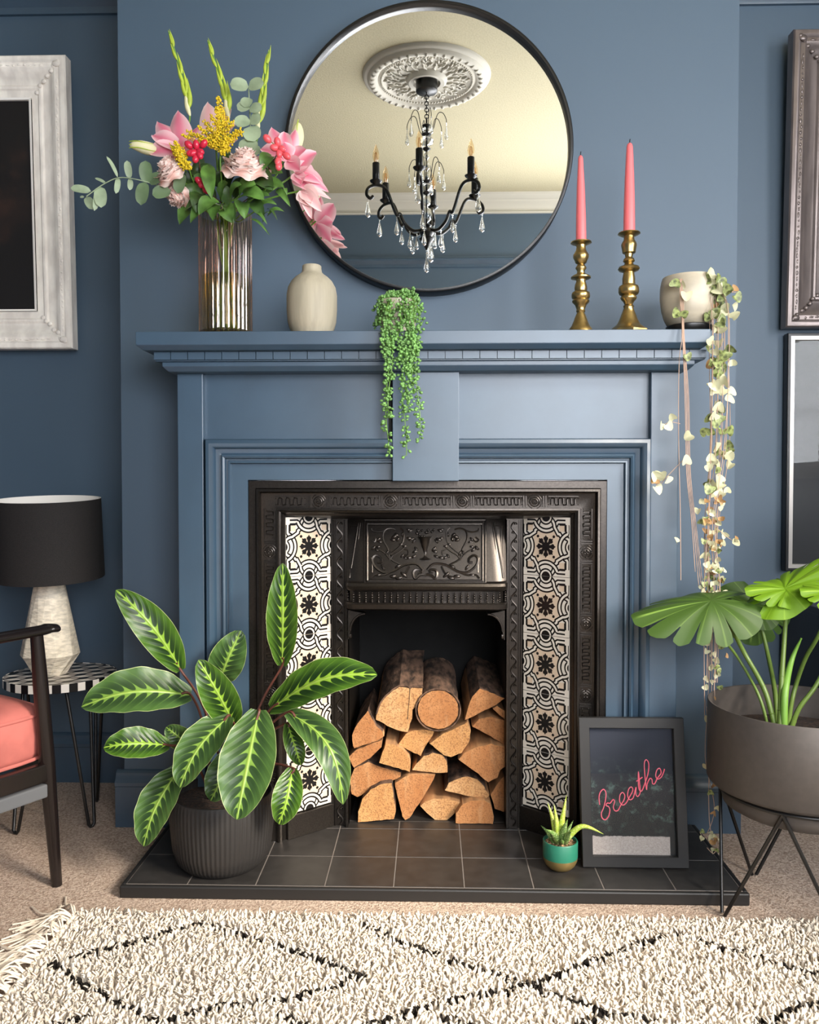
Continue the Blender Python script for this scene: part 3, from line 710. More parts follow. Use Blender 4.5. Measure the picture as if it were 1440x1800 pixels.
# ================================================================ LOGS
logs = [
 ([(335,580),(345,520),(370,450),(410,400),(470,350),(520,322),(600,328),(698,335),(688,400),(660,450),(618,500),(612,570),(578,672),(500,658),(450,635),(345,578)], 'end_a', 'bark', 'large pale split log with thick dark bark on top, upper left of the log stack', .045),
 ([(805+158*math.cos(a*math.pi/10), 497+148*math.sin(a*math.pi/10)) for a in range(20)], 'end_b', 'bark', 'whole round log with bark all round at the top middle of the log stack', .03),
 ([(1004,580),(1020,500),(1060,400),(1115,335),(1200,365),(1306,412),(1240,460),(1100,535)], 'end_b', 'barktop', 'wedge log with a dark top at the upper right of the log stack', .03),
 ([(168,770),(160,690),(200,600),(285,500),(315,560),(350,620),(398,660),(405,700),(350,732),(180,788)], 'end_b', '', 'rounded quarter log with a knot, highest on the left side of the stack', 0),
 ([(135,852),(195,800),(300,752),(392,722),(388,775),(300,860),(175,933)], 'end_b', '', 'thin slanting wedge log at the left edge, below the knotted quarter log', 0),
 ([(412,752),(480,755),(540,790),(590,850),(602,900),(597,963),(362,893),(378,845)], 'end_c', '', 'small golden quarter log with a curved upper right side, left of the stack centre', 0),
 ([(505,755),(560,680),(620,648),(700,642),(778,658),(770,690),(705,785),(680,847),(600,810)], 'end_c', '', 'small golden wedge log directly under the big bark-topped log', 0),
 ([(738,752),(850,672),(950,625),(1026,588),(1052,655),(1040,742),(980,822),(900,853),(850,840)], 'end_c', '', 'golden half-round log lying directly under the whole round log', 0),
 ([(1058,622),(1110,562),(1200,548),(1306,580),(1306,765),(1200,700)], 'end_b', '', 'half-shadowed split log under the upper right wedge', 0),
 ([(1212,492),(1242,468),(1306,512),(1306,568),(1270,545)], 'end_b', '', 'thin sliver of log at the right wall just under the upper right wedge', 0),
 ([(610,948),(640,900),(700,842),(765,818),(840,832),(872,880),(880,968),(780,968)], 'end_a', 'barktop', 'small half-round log with a thin bark edge in the middle of the stack', 0),
 ([(952,870),(1000,812),(1100,768),(1200,748),(1306,775),(1306,920),(1268,948),(1250,1008),(1182,1043),(1130,1000),(1060,945)], 'end_b', '', 'large split log with a ragged lower edge at the middle right', 0),
 ([(147,1040),(152,995),(180,930),(285,885),(400,925),(540,965),(535,995),(450,1040),(300,1098),(200,1153),(155,1128)], 'end_b', '', 'broad rounded log at the left, resting above the bottom left quarter log', 0),
 ([(478,1042),(560,988),(650,973),(788,978),(760,1050),(680,1178),(595,1308),(560,1328),(538,1300)], 'end_b', '', 'downward pointing triangular log in the lower middle', 0),
 ([(852,1098),(880,1042),(950,1007),(1020,992),(1100,1010),(1150,1070),(1190,1140),(1170,1163),(1000,1138)], 'end_a', 'barktop', 'low half-round log lying on the two bottom right logs', 0),
 ([(202,1366),(207,1280),(240,1180),(305,1112),(380,1072),(465,1060),(478,1140),(490,1290),(478,1338)], 'end_c', '', 'quarter log with straight saw marks at the bottom left corner of the stack', 0),
 ([(668,1215),(705,1180),(775,1158),(870,1160),(985,1185),(975,1225),(925,1278),(850,1348),(800,1338),(740,1290)], 'end_a', '', 'pale log with a blunt point at the bottom, between triangular log and bottom right log', 0),
 ([(932,1350),(937,1270),(985,1200),(1050,1173),(1150,1172),(1198,1200),(1225,1300),(1220,1350)], 'end_b', '', 'dome shaped log standing flat on the hearth at the bottom right', 0),
 ([(1195,1130),(1240,1060),(1306,970),(1306,1268),(1228,1240)], 'end_b', '', 'dark shadowed log against the right wall near the bottom', 0)]
for i, (poly, em, kind, lab, up) in enumerate(logs):
    random.seed(40+i); Y = .065+random.uniform(-.012, .018)
    if em == 'end_b' and i in (8, 9, 18): Y += .02
    # densify + roughen outline
    P = []
    n = len(poly); cxm = sum(p[0] for p in poly)/n; cym = sum(p[1] for p in poly)/n
    for a, b in zip(poly, poly[1:]+poly[:1]):
        k = max(1, int(math.hypot(b[0]-a[0], b[1]-a[1])/28))
        for j in range(k):
            t = j/k; P.append((a[0]+(b[0]-a[0])*t+random.uniform(-3, 3), a[1]+(b[1]-a[1])*t+random.uniform(-3, 3)))
    P = [(cxm+(x-cxm)*.985, cym+(y-cym)*.985) for x, y in P]
    pts = [at(580+x/4.235, 1130+y/4.235, Y) for x, y in P]; zmin = min(p.z for p in pts)
    dz = max(0, HZ+.0005-zmin) if i in (15, 17, 16) else 0
    if i in (13, 16): dz = 0
    L = .30 if i < 3 else random.uniform(.24, .29); mb = MB(); rings = []
    c0 = Vector((sum(p.x for p in pts)/len(pts), Y, sum(p.z for p in pts)/len(pts)))
    for j, t in enumerate((0, .012, .12, .3, .55, .8, 1)):
        rr = []
        for k2, p in enumerate(pts):
            d = p-c0; s_ = 1.0-(.02 if t == 0 else 0)
            jit = 0 if t < .02 or kind != 'bark' else random.uniform(-.0022, .0025)
            rr.append(Vector((c0.x+d.x*(s_+jit*12), Y+t*L, c0.z+dz+d.z*(s_+jit*12)+up*t)))
        rings.append(rr)
    top = MB(); N = len(pts); ks = [mb.add(r) for r in rings]
    # end face domed slightly via centre fan
    cc = mb.add([c0+Vector((0, -.001, dz))])
    for a in range(N): b = (a+1) % N; mb.face((cc, ks[0]+b, ks[0]+a), 0)
    mb.face([ks[-1]+a for a in range(N)], 0)
    for a_, b_ in zip(ks, ks[1:]):
        for a in range(N):
            b = (a+1) % N; nx = rings[1][b].z-rings[1][a].z; upw = (rings[1][a]+rings[1][b]).z/2 > c0.z+dz
            side = 2 if (kind == 'bark' and (i == 1 or upw)) or (kind == 'barktop' and upw) or (kind == '' and i in (3, 12, 15) and upw) else 1
            mb.face((a_+b, a_+a, b_+a, b_+b), side)
    o = mb.build('round_log' if i == 1 else 'split_log', [em, 'split_wood', 'bark_wood'], smooth=30)
    # recalc normals via bmesh
    tag(o, lab, 'log', 'firewood stacked in the grate')
    if i == 1:      # thin bark rim standing a little proud of the sawn end
        ringp = [at(580+(805+166*math.cos(a*math.pi/16))/4.235, 1130+(499+156*math.sin(a*math.pi/16))/4.235, Y-.0005) for a in range(33)]
        mb = MB(); mb.tube(ringp, .0024, 6); mb.build('bark_rim', 'bark_wood', o, smooth=60)
    if i == 0:
        mb = MB(); mb.tube([at(580+x/4.235, 1130+y/4.235, Y-.0006) for x, y in ((345,530),(372,450),(412,396),(470,345),(520,317),(580,320),(600,336),(620,325),(695,330))], .0026, 6); mb.build('bark_rim', 'bark_wood', o, smooth=60)
        mb = MB(); mb.tube([at(580+x/4.235, 1130+y/4.235, Y-.0003) for x, y in ((597,335),(590,420),(583,500),(578,570))], .0009, 5); mb.build('crack', 'slate_edge', o, smooth=60)
# ================================================================ MIRROR
YM = YW
def circ(cx_, cy_, r, Y): return at(cx_, cy_, Y), r*sc_at(Y)
YF = .045; mc, mr = circ(753, 257, 251.5, YF)       # outer radius at front edge
mc = Vector((mc.x, 0, mc.z)); n = 128
def ring(r, y): return [(mc.x+math.cos(2*math.pi*i/n)*r, y, mc.z+math.sin(2*math.pi*i/n)*r) for i in range(n)]
mir = thing('wall_mirror', (mc.x, YM, mc.z-mr), 'large round wall mirror in a deep thin black metal rim above the mantel shelf', 'mirror')
mb = MB(); mb.loft([ring(mr, YM), ring(mr, YF+.002), ring(mr-.002, YF), ring(mr-.0085, YF), ring(mr-.0095, YF+.002), ring(mr-.0095, YF+.030)], 0, True, False); mb.build('rim', 'black', mir, smooth=50)
mb = MB()
k = mb.add(ring(mr-.009, YF+.020)); mb.face([k+i for i in range(n)][::1]); mb.build('mirror_glass', 'mirror', mir, smooth=0)
mb = MB(); k = mb.add(ring(mr-.009, YF+.03)); mb.face([k+i for i in range(n)]); mb.build('backing', 'black', mir, smooth=0)

# ================================================================ CEILING ROSE + CHANDELIER (seen in the mirror)
CH = Vector((-.02, -1.62, ZC))
rs = thing('ceiling_rose', CH, 'round white plaster ceiling rose with leaf ornament, seen in the mirror above the chandelier', 'ceiling rose')
mb = MB(); R0 = .305
mb.lathe([(.001, -.018), (.06, -.018), (.066, -.034), (.085, -.036), (.095, -.026), (.10, -.014), (.20, -.013), (.212, -.022), (.222, -.024), (.232, -.02), (.24, -.03), (.262, -.036), (.275, -.03), (.282, -.018), (.294, -.016), (.302, -.008), (R0, 0)], CH, 64); mb.build('medallion', 'plaster', rs, smooth=50)
em_ = MB(); em_.ball((0, 0, 0), .0095, .013, .012, 8, 5); egm = em_.mesh('egg', 'plaster', smooth=60)
for i in range(40):
    a = 2*math.pi*i/40; inst('egg', egm, T((CH.x+math.cos(a)*.258, CH.y+math.sin(a)*.258, ZC-.03)) @ Matrix.Rotation(a-math.pi/2, 4, 'Z'), rs)
mb = MB()
for i in range(90): a = 2*math.pi*i/90; mb.ball((CH.x+math.cos(a)*.217, CH.y+math.sin(a)*.217, ZC-.025), .005, nu=6, nv=4)
mb.build('beading', 'plaster', rs, smooth=60)
mb = MB(); random.seed(3)
for i in range(16):
    a = 2*math.pi*i/16
    def Q(r, da, z=-.018): return Vector((CH.x+math.cos(a+da)*r, CH.y+math.sin(a+da)*r, ZC+z))
    mb.tube(spline([Q(.105, 0), Q(.14, .1), Q(.175, 0), Q(.19, -.09), Q(.175, -.13), Q(.165, -.08)], 3), [.004]*16, 5)
    for r, da, l in ((.12, .09, .02), (.14, -.07, .022), (.155, .1, .02), (.18, .08, .022), (.195, .01, .02), (.15, -.14, .016)):
        p = Q(r, da); mb.ball(p, .0055, .0055, l*.7, 6, 4, axis=Vector((math.cos(a+da*6), math.sin(a+da*6), .1)))
    mb.tube([Q(.10, 0), Q(.12, .04)], .003, 5)
mb.build('leaf_relief', 'plaster', rs, smooth=60)

ch = thing('chandelier', (CH.x, CH.y, 2.0), 'black chandelier with six candle bulbs and clear crystal drops, seen in the mirror', 'chandelier')
s4 = 3.93/F
def cz(py): return .955+(862-py)*s4-.01
zc0 = ZC-.018
mb = MB(); mb.lathe([(.001, zc0), (.049, zc0), (.051, zc0-.004), (.051, zc0-.052), (.047, zc0-.056), (.012, zc0-.060), (.001, zc0-.06)], (CH.x, CH.y, 0), 32); mb.build('canopy', 'black', ch, smooth=40)
ztop = cz(222)+.02; mb = MB(); nl = 9; zz0 = zc0-.056; step = (zz0-ztop)/nl
for i in range(nl):
    c = Vector((CH.x, CH.y, zz0-step*(i+.5))); u = Vector((1, 0, 0)) if i % 2 else Vector((0, 1, 0))
    mb.tube([c+u*math.cos(t)*.009+Vector((0, 0, math.sin(t)*step*.68)) for t in [2*math.pi*k/12 for k in range(13)]], .0024, 5)
mb.build('chain', 'black', ch, smooth=60)
colm = [(.001, ztop), (.006, ztop-.002), (.008, ztop-.012), (.022, ztop-.018), (.006, ztop-.024)]
def disk(mb, z, r): mb.lathe([(.002, z+.012), (r*.45, z+.008), (r, z), (r*.9, z-.004), (r*.4, z-.010), (.002, z-.014)], (CH.x, CH.y, 0), 20)
mb = MB(); mb.tube([(CH.x, CH.y, ztop+.01), (CH.x, CH.y, cz(425))], .0045, 8)
for z, r in ((cz(222), .022), (cz(237), .024), (cz(262), .02), (cz(318), .022), (cz(338), .02), (cz(395), .024)): disk(mb, z, r)
mb.lathe([(.002, cz(395)), (.018, cz(398)), (.03, cz(404)), (.036, cz(408)), (.024, cz(414)), (.036, cz(418)), (.02, cz(426)), (.01, cz(433)), (.002, cz(438))], (CH.x, CH.y, 0), 24)
mb.build('column', 'black', ch, smooth=50)
mb = MB()
for a, b, r in ((226, 233, .018), (241, 256, .027), (266, 280, .011), (280, 300, .013), (300, 316, .011), (322, 334, .024), (342, 362, .016), (362, 390, .02)):
    z0, z1 = cz(b), cz(a); zm = (z0+z1)/2; mb.lathe([(.004, z1), (r*1.1, z1-(z1-z0)*.2), (r*1.3, zm), (r*1.1, z0+(z1-z0)*.2), (.004, z0)], (CH.x, CH.y, 0), 12)
mb.build('crystal_column', 'crystal', ch, smooth=30)
dropm = MB(); dropm.lathe([(.001, 0), (.003, -.008), (.0065, -.025), (.011, -.044), (.012, -.054), (.009, -.063), (.001, -.069)], (0, 0, 0), 8); dropm.ball((0, 0, .012), .0045, nu=6, nv=4); dropm.ball((0, 0, .003), .003, nu=6, nv=4)
dmesh = dropm.mesh('crystal_drop', 'crystal', smooth=20)
def drop(p, s_=1.0): inst('crystal_drop', dmesh, T(Vector(p)-Vector((0, 0, .02*s_))) @ Matrix.Scale(s_, 4), ch)
def arms(n, a0, r, zb, zt_, hook):
    for i in range(n):
        a = a0+2*math.pi*i/n; d = Vector((math.cos(a), math.sin(a), 0)); c = Vector((CH.x, CH.y, 0))
        mb = MB(); P = lambda t, z: c+d*t+Vector((0, 0, z))
        mb.tube(spline([P(.014, zb), P(r*.35, zb+(zt_-zb)*.3), P(r*.55, zt_-.004), P(r*.8, zt_), P(r*.98, zt_-.03), P(r, zt_-.05)], 5), .0018, 5); mb.build('crystal_branch', 'black', ch, smooth=60); drop(P(r, zt_-.045), .95)
arms(6, .3, .098, cz(240), cz(204), 0); arms(6, .8, .085, cz(322), cz(284), 0)
zarm = cz(402)
bm_ = MB(); bm_.lathe([(.001, .002), (.007, .0), (.008, -.002)], (0, 0, 0), 10)
for i in range(6):
    a = math.radians(97+60*i); d = Vector((math.cos(a), math.sin(a), 0)); c = Vector((CH.x, CH.y, 0)); P = lambda t, z: c+d*t+Vector((0, 0, z))
    R_ = .255; zt_ = cz(328)
    mb = MB(); mb.tube(spline([P(.025, zarm-.004), P(.07, zarm-.012), P(.115, zarm+.02), P(.135, zarm+.058), P(.150, zarm+.05), P(.165, zarm+.075), P(.205, zt_-.038), P(R_, zt_-.026), P(R_+.038, zt_-.045), P(R_+.046, zt_-.075), P(R_+.028, zt_-.090), P(R_+.014, zt_-.078)], 5), .0076, 8)
    arm = mb.build('arm', 'black', ch, smooth=60)
    mb = MB(); o = (P(R_, 0).x, P(R_, 0).y, 0); mb.lathe([(.003, zt_-.03), (.012, zt_-.022), (.026, zt_-.012), (.029, zt_-.006), (.014, zt_-.004), (.0165, zt_), (.0165, zt_+.075), (.013, zt_+.078), (.002, zt_+.078)], o, 20); mb.build('candle_tube', 'black', arm, smooth=40)
    mb = MB(); z0 = zt_+.078; mb.lathe([(.009, z0), (.014, z0+.016), (.0165, z0+.03), (.013, z0+.052), (.006, z0+.072), (.001, z0+.084)], o, 14); mb.build('bulb', 'bulb', arm, smooth=60)
    mb = MB()
    for q_ in (-1, 1): mb.tube([(o[0]+q_*.002, o[1], z0+.002), (o[0]+q_*.005, o[1], z0+.02), (o[0]+q_*.002, o[1], z0+.048)], .0016, 5)
    mb.build('filament', 'filament', arm, smooth=60)
    drop(P(R_+.04, zt_-.078), 1.15); drop(P(.152, zarm+.045), 1.0); drop(P(.085, zarm-.012), 1.0)
    drop(P(.05, zarm-.02), .9) if i % 2 else None
drop((CH.x, CH.y, cz(441)), 1.1); drop((CH.x+.02, CH.y, cz(415)), 1.35)

# ================================================================ FRAMED PICTURES
def framed(name, corners, Yb, tilt, prof, fmat, label, cat, inner, liner=None, detail=True):
    x0, x1, z0, z1 = corners; ct, st = math.cos(tilt), math.sin(tilt)
    def rot(mb): mb.v = [(x, Yb+(y-Yb)*ct-(z-z0)*st, z0+(z-z0)*ct+(y-Yb)*st) for x, y, z in mb.v]; return mb
    t = thing(name, ((x0+x1)/2, Yb, z0), label, cat)
    mb = MB(); mb.sweepU(x0, x1, z0, z1, prof(Yb), closed=True); rot(mb).build('frame', fmat, t, smooth=35)
    w_ = prof(Yb)[-1][0]; 
    if liner: mb = MB(); mb.sweepU(x0+w_-.001, x1-w_+.001, z0+w_-.001, z1-w_+.001, [(0, Yb-.02), (0, Yb-.024), (liner[0], Yb-.022), (liner[0], Yb-.012)], closed=True); rot(mb).build('liner', liner[1], t, smooth=0); w_ += liner[0]
    mb = MB(); mb.box(x0+w_-.004, x1-w_+.004, Yb-.012, Yb-.008, z0+w_-.004, z1-w_+.004); p = rot(mb).build('print', inner, t, smooth=0)
    return t, rot
q2 = 2.58/F
lx1 = gx(131, 360, .41); lz1 = gz(120, 104, .385); lz0 = gz(140, 614, .41); W_ = .78
pf = lambda Yb: [(0, Yb+.0), (0, Yb-.038), (.004, Yb-.043), (.012, Yb-.045), (.020, Yb-.042), (.024, Yb-.038), (.036, Yb-.040), (.044, Yb-.036), (.050, Yb-.030), (.066, Yb-.021), (.082, Yb-.019), (.088, Yb-.024), (.094, Yb-.024), (.099, Yb-.019), (.120, Yb-.016), (.122, Yb-.010)]
pl, rotl = framed('framed_portrait', (lx1-W_, lx1, lz0, lz1), .425, .035, pf, 'white_frame', 'dark portrait painting in a wide distressed white ornate frame on the left alcove wall', 'picture', 'portrait', (.006, 'white_liner'))
def frame_orn(t, rot, x0, x1, z0, z1, Yb, mat, seed):
    random.seed(seed); mb = MB(); n_ = 44
    for i in range(n_):
        for (xx, zz) in ((x1-.030, z0+.06+(z1-z0-.12)*i/n_), (x0+.030, z0+.06+(z1-z0-.12)*i/n_)): mb.ball((xx+random.uniform(-.002, .002), Yb-.040, zz), random.uniform(.002, .0045), .002, random.uniform(.003, .009), 5, 4)
    m_ = int(n_*(x1-x0)/(z1-z0))
    for i in range(m_):
        for zz in (z0+.030, z1-.030): mb.ball((x0+.06+(x1-x0-.12)*i/m_, Yb-.040, zz+random.uniform(-.002, .002)), random.uniform(.003, .009), .002, random.uniform(.002, .0045), 5, 4)
    for sx, xx in ((-1, x1), (1, x0)):
        for sz, zz in ((1, z0), (-1, z1)):
            for i in range(7): d = .022+.0135*i; mb.ball((xx+sx*(d+random.uniform(-.003, .003)), Yb-.043+.0035*i, zz+sz*(d+random.uniform(-.003, .003))), .008, .004, .007, 6, 4, axis=None)
            mb.ball((xx+sx*.028, Yb-.044, zz+sz*.028), .013, .005, .01, 6, 4)
    rot(mb).build('ornament', mat, t, smooth=60)
frame_orn(pl, rotl, lx1-W_, lx1, lz0, lz1, .425, 'white_frame', 5)
rx0 = gx(1379, 300, .41); rz1 = gz(1400, 55, .37); rz0 = gz(1400, 577, .41)
pr_, rotr = framed('pewter_picture', (rx0, rx0+.80, rz0, rz1), .425, .035, pf, 'pewter_frame', 'upper picture on the right alcove wall in a wide shiny pewter brown ornate frame', 'picture', 'silver', (.006, 'pewter_frame'))
frame_orn(pr_, rotr, rx0, rx0+.80, rz0, rz1, .425, 'pewter_frame', 6)
pf2 = lambda Yb: [(0, Yb), (0, Yb-.026), (.002, Yb-.028), (.009, Yb-.028), (.010, Yb-.026), (.011, Yb-.029), (.022, Yb-.029), (.023, Yb-.02), (.023, Yb-.010)]
bx0 = gx(1381, 800, .42); bz1 = gz(1400, 585, .41); bz0 = gz(1400, 1004, .41)
tb = thing('glazed_print', (bx0+.3, .44, bz0), 'lower picture on the right alcove wall, dark glazed print in slim silver frame', 'picture')
mb = MB(); mb.sweepU(bx0, bx0+.62, bz0, bz1, pf2(.44)[:4]+[(.010, .414)], closed=True); mb.build('frame', 'black', tb, smooth=30)
mb = MB(); mb.sweepU(bx0+.0095, bx0+.6105, bz0+.0095, bz1-.0095, [(0, .43), (0, .411), (.012, .411), (.013, .425)], closed=True); mb.build('silver_liner', 'silver', tb, smooth=30)
MB().box(bx0+.02, bx0+.60, .424, .428, bz0+.02, bz1-.02).build('print', 'dark_mount', tb, smooth=0)
MB().box(bx0+.021, bx0+.599, .419, .4205, bz0+.021, bz1-.021).build('glass', 'picture_glass', tb, smooth=0)

# ================================================================ MANTEL OBJECTS
YO_ = -.145
def candle(cx_, cy_top, cy_bot, hw_t, hw_b, xt, lab):
    mb = MB(); s_ = sc_at(YO_); b = at(cx_, cy_bot, YO_); t_ = at(xt, cy_top, YO_); rings = []
    for k_, (f, r) in enumerate(((-.03, hw_b*.9), (0, hw_b), (.3, hw_b*.93), (.6, hw_t+(hw_b-hw_t)*.55), (.85, hw_t*1.12), (.96, hw_t*.95), (.985, hw_t*.7), (1, hw_t*.2))):
        p = b.lerp(t_, f); rings.append([p+Vector((math.cos(2*math.pi*i/24)*r*s_, math.sin(2*math.pi*i/24)*r*s_, 0)) for i in range(24)])
    mb.loft(rings); c = mb.build('taper_candle', 'candle', smooth=50)
    mb = MB(); mb.tube([t_-Vector((0, 0, .003)), t_+Vector((0, 0, .005)), t_+Vector((.001, 0, .009))], .0012, 5); mb.build('wick', 'wick', c, smooth=60); tag(c, lab, 'candle')
def stick(cx_, prof, lab, hw_oct, py_oct):
    mb = MB(); pr = [(p, h) for p, h in prof][::-1]; s_ = sc_at(YO_); X = gx(cx_, 500, YO_); z0 = gz(cx_, py_oct+4, YO_); off = ZS-gz(cx_, pr[0][0], YO_)
    pts = [(h*s_, gz(cx_, p, YO_)+off*max(0, 1-(i/ max(1, len(pr)-1))*1.6)) for i, (p, h) in enumerate(pr)]
    pts[0] = (pts[0][0], ZS); mb.lathe(pts+[(.004, pts[-1][1]-.004)], (X, YO_, 0), 40, caps=(True, False)); o = mb.build('candlestick', 'brass', smooth=50)
    if hw_oct:
        mb = MB(); mb.lathe([(hw_oct*s_, ZS), (hw_oct*s_, ZS+.006), (hw_oct*s_*.93, ZS+.009), (hw_oct*s_*.6, ZS+.012)], (X, YO_, 0), 8, caps=(True, False)); mb.build('octagonal_base', 'brass', o, smooth=20)
    tag(o, lab, 'candlestick'); return o
cy = lambda v: 230+v/3
stick(1021.3, [(cy(583), 6.5), (cy(586), 17.5), (cy(592), 18), (cy(598), 14), (cy(604), 8.5), (cy(615), 8), (cy(632), 9), (cy(645), 11.5), (cy(655), 13.3), (cy(668), 13.5), (cy(684), 11), (cy(697), 9.5), (cy(703), 6), (cy(711), 7), (cy(720), 9.2), (cy(728), 9.2), (cy(738), 6.5), (cy(752), 7), (cy(762), 14), (cy(768), 17), (cy(774), 17), (cy(781), 9), (cy(790), 8), (cy(805), 10), (cy(822), 11), (cy(836), 10.5), (cy(844), 15), (cy(855), 16), (cy(868), 15.5), (cy(876), 13), (cy(884), 15), (cy(892), 14), (cy(902), 10), (cy(915), 8.5), (cy(926), 7), (cy(932), 8), (cy(940), 6.5), (cy(960), 9.5), (cy(985), 12.5), (cy(1008), 16), (cy(1018), 19), (cy(1026), 20.5), (cy(1036), 22), (cy(1044), 22)], 'shorter brass candlestick on the mantel, nearer the mirror', 0, 577)
stick(1105.5, [(cy(536), 6.5), (cy(539), 18.5), (cy(544), 19), (cy(551), 15), (cy(556), 9), (cy(575), 9), (cy(590), 12), (cy(604), 13.5), (cy(625), 12), (cy(644), 11), (cy(650), 7), (cy(668), 6), (cy(676), 9), (cy(688), 10), (cy(697), 7), (cy(710), 9), (cy(717), 17), (cy(725), 18.5), (cy(732), 17), (cy(740), 9), (cy(755), 10), (cy(775), 11), (cy(800), 11), (cy(808), 16), (cy(818), 17.5), (cy(836), 17.5), (cy(846), 16), (cy(851), 12), (cy(860), 14), (cy(868), 13), (cy(880), 9), (cy(893), 7), (cy(900), 9.5), (cy(908), 8), (cy(930), 11), (cy(965), 15.5), (cy(990), 20), (cy(1000), 24), (cy(1010), 29), (cy(1020), 32), (cy(1032), 33)], 'taller brass candlestick with an octagonal foot, nearer the trailing plant', 36, 577)
candle(1021.8, 273, 426, 4.6, 9, 1020.8, 'shorter coral pink taper candle with a black wick, in the shorter brass candlestick')
candle(1106.3, 251, 410, 5.6, 10, 1107.2, 'taller coral pink taper candle in the taller brass candlestick')
mb = MB(); rib = lambda k_, z: 1+.012*(1 if k_ % 2 else -1)
X, _ = lathe_px(mb, 548.5, YO_, [(583, 34), (577, 39), (566, 42), (545, 43.5), (520, 43.5), (506, 41), (495, 35), (488, 28), (483, 21), (479, 17.5), (473, 16.5), (468.5, 16.5), (467, 15), (469, 13), (480, 12)], ZS, 96, rib=rib, cy=540)
tag(mb.build('vase', 'ribbed_cream', smooth=60), 'cream ribbed ceramic bottle vase, empty, on the mantel below the mirror', 'vase')

# ---- glass vase with bouquet
YV = -.12; vx = gx(396.5, 480, YV); vs = sc_at(YV); vz1 = gz(396, 378, YV); VR = 45.5*vs
bq = 'flowers and greenery in the glass vase'
nr = 28; mb = MB(); nn = nr*8
def rb(k_, z): 
    ph = (k_ % 8)/8; return 1+.045*(abs(math.sin(math.pi*ph))-.6)
mb.lathe([(VR*.3, ZS+.001), (VR*.9, ZS+.001), (VR*.97, ZS+.006), (VR, ZS+.014), (VR, ZS+.12), (VR, vz1-.01), (VR*.99, vz1)], (vx, YV, 0), nn, rib=rb, caps=(True, False))
v_ = mb.build('glass_vase', 'vase_glass', smooth=60)
mb = MB(); mb.lathe([(.001, ZS+.014), (VR*.78, ZS+.014), (VR*.9, ZS+.022), (VR*.9, ZS+.15), (.001, ZS+.15)], (vx, YV, 0), 40); mb.build('water', 'water', v_, smooth=40)
tag(v_, 'tall ribbed amber pink glass vase of flowers on the left of the mantel', 'vase')
random.seed(11)
def in_vase(k_):
    a = k_*2.4; r = VR*.62*math.sqrt((k_ % 7+.5)/7); b = Vector((vx-math.cos(a)*r*.9, YV-math.sin(a)*r*.9, ZS+.02)); m_ = Vector((vx+math.cos(a)*r*.55, YV+math.sin(a)*r*.55, vz1-.02)); return [b, m_]
SK = [0]
def stem_to(mb, pts, r=.0022, mi=0):
    SK[0] += 1; P = in_vase(SK[0])+pts; mb.tube(spline(P, 5), r, 6, mi)
def lin_pts(a, b, n_, bend=Vector((0, 0, 0))): return [a.lerp(b, i/(n_-1))+bend*math.sin(math.pi*i/(n_-1)) for i in range(n_)]
def flower(root, specs, mat, nm='petal'):
    for (a, b, w_, nrm, cup, bend, wv) in specs:
        mb = MB(); mb.blade(lin_pts(a, b, 9, bend), nrm, w_, cup, nv=6, wave=wv, wf=1.5); mb.build(nm, mat, root, smooth=180)
def sprig(name, pts, r, lab, cat, mat='stem', tops=None, group=None):
    mb = MB(); stem_to(mb, pts, r); P0 = in_vase(SK[0])[0]
    t = thing(name, P0, lab, cat, group); mb.build('stem', mat, t, smooth=60); return t
# gladioli
gl = [('leftmost and tallest gladiolus spike of closed green buds', [(332, 260), (334, 200), (322, 140), (297, 57)], -.10),
      ('middle gladiolus spike of closed green buds, above the goldenrod', [(398, 270), (403, 205), (392, 150), (366, 74)], -.12),
      ('right gladiolus spike of closed green buds, beside the round eucalyptus leaves', [(448, 260), (455, 225), (463, 160), (472, 91)], -.10)]
for lab, pts, Y in gl:
    P = PX(pts, Y); t = sprig('gladiolus', P, [.0028]*16+[.0024, .002, .0016, .0014, .0012] if False else .0022, lab, 'flower'); Q_ = spline(P, 12); n_ = len(Q_)
    for i in range(8):
        f = .34+.60*i/7.5; k0 = int(f*(n_-1)); p = Q_[k0]; d = (Q_[min(n_-1, k0+1)]-Q_[k0-1]).normalized(); s_ = 1 if i % 2 else -1
        sd = Vector((s_, 0, 0)); sz = .82-.50*f
        tip = p+d*.115*sz+sd*.010*sz; a0 = p-d*.006
        mb = MB(); ct = [a0, a0.lerp(tip, .3)+sd*.0055*sz, a0.lerp(tip, .65)+sd*.004*sz, tip]
        mb.tube(spline(ct, 4), [.003*sz, .0058*sz, .0085*sz, .0098*sz, .0102*sz, .0098*sz, .0088*sz, .0075*sz, .006*sz, .0045*sz, .003*sz, .0016*sz, .0004], 7)
        mb.build('bud', 'glad' if f > .42 else 'bud', t, smooth=60)
    mb = MB(); e_ = Q_[-1]; d = (Q_[-1]-Q_[-3]).normalized(); mb.tube([e_-d*.03, e_-d*.01, e_+d*.006], [.0045, .003, .0004], 6); mb.build('tip', 'glad', t, smooth=60)
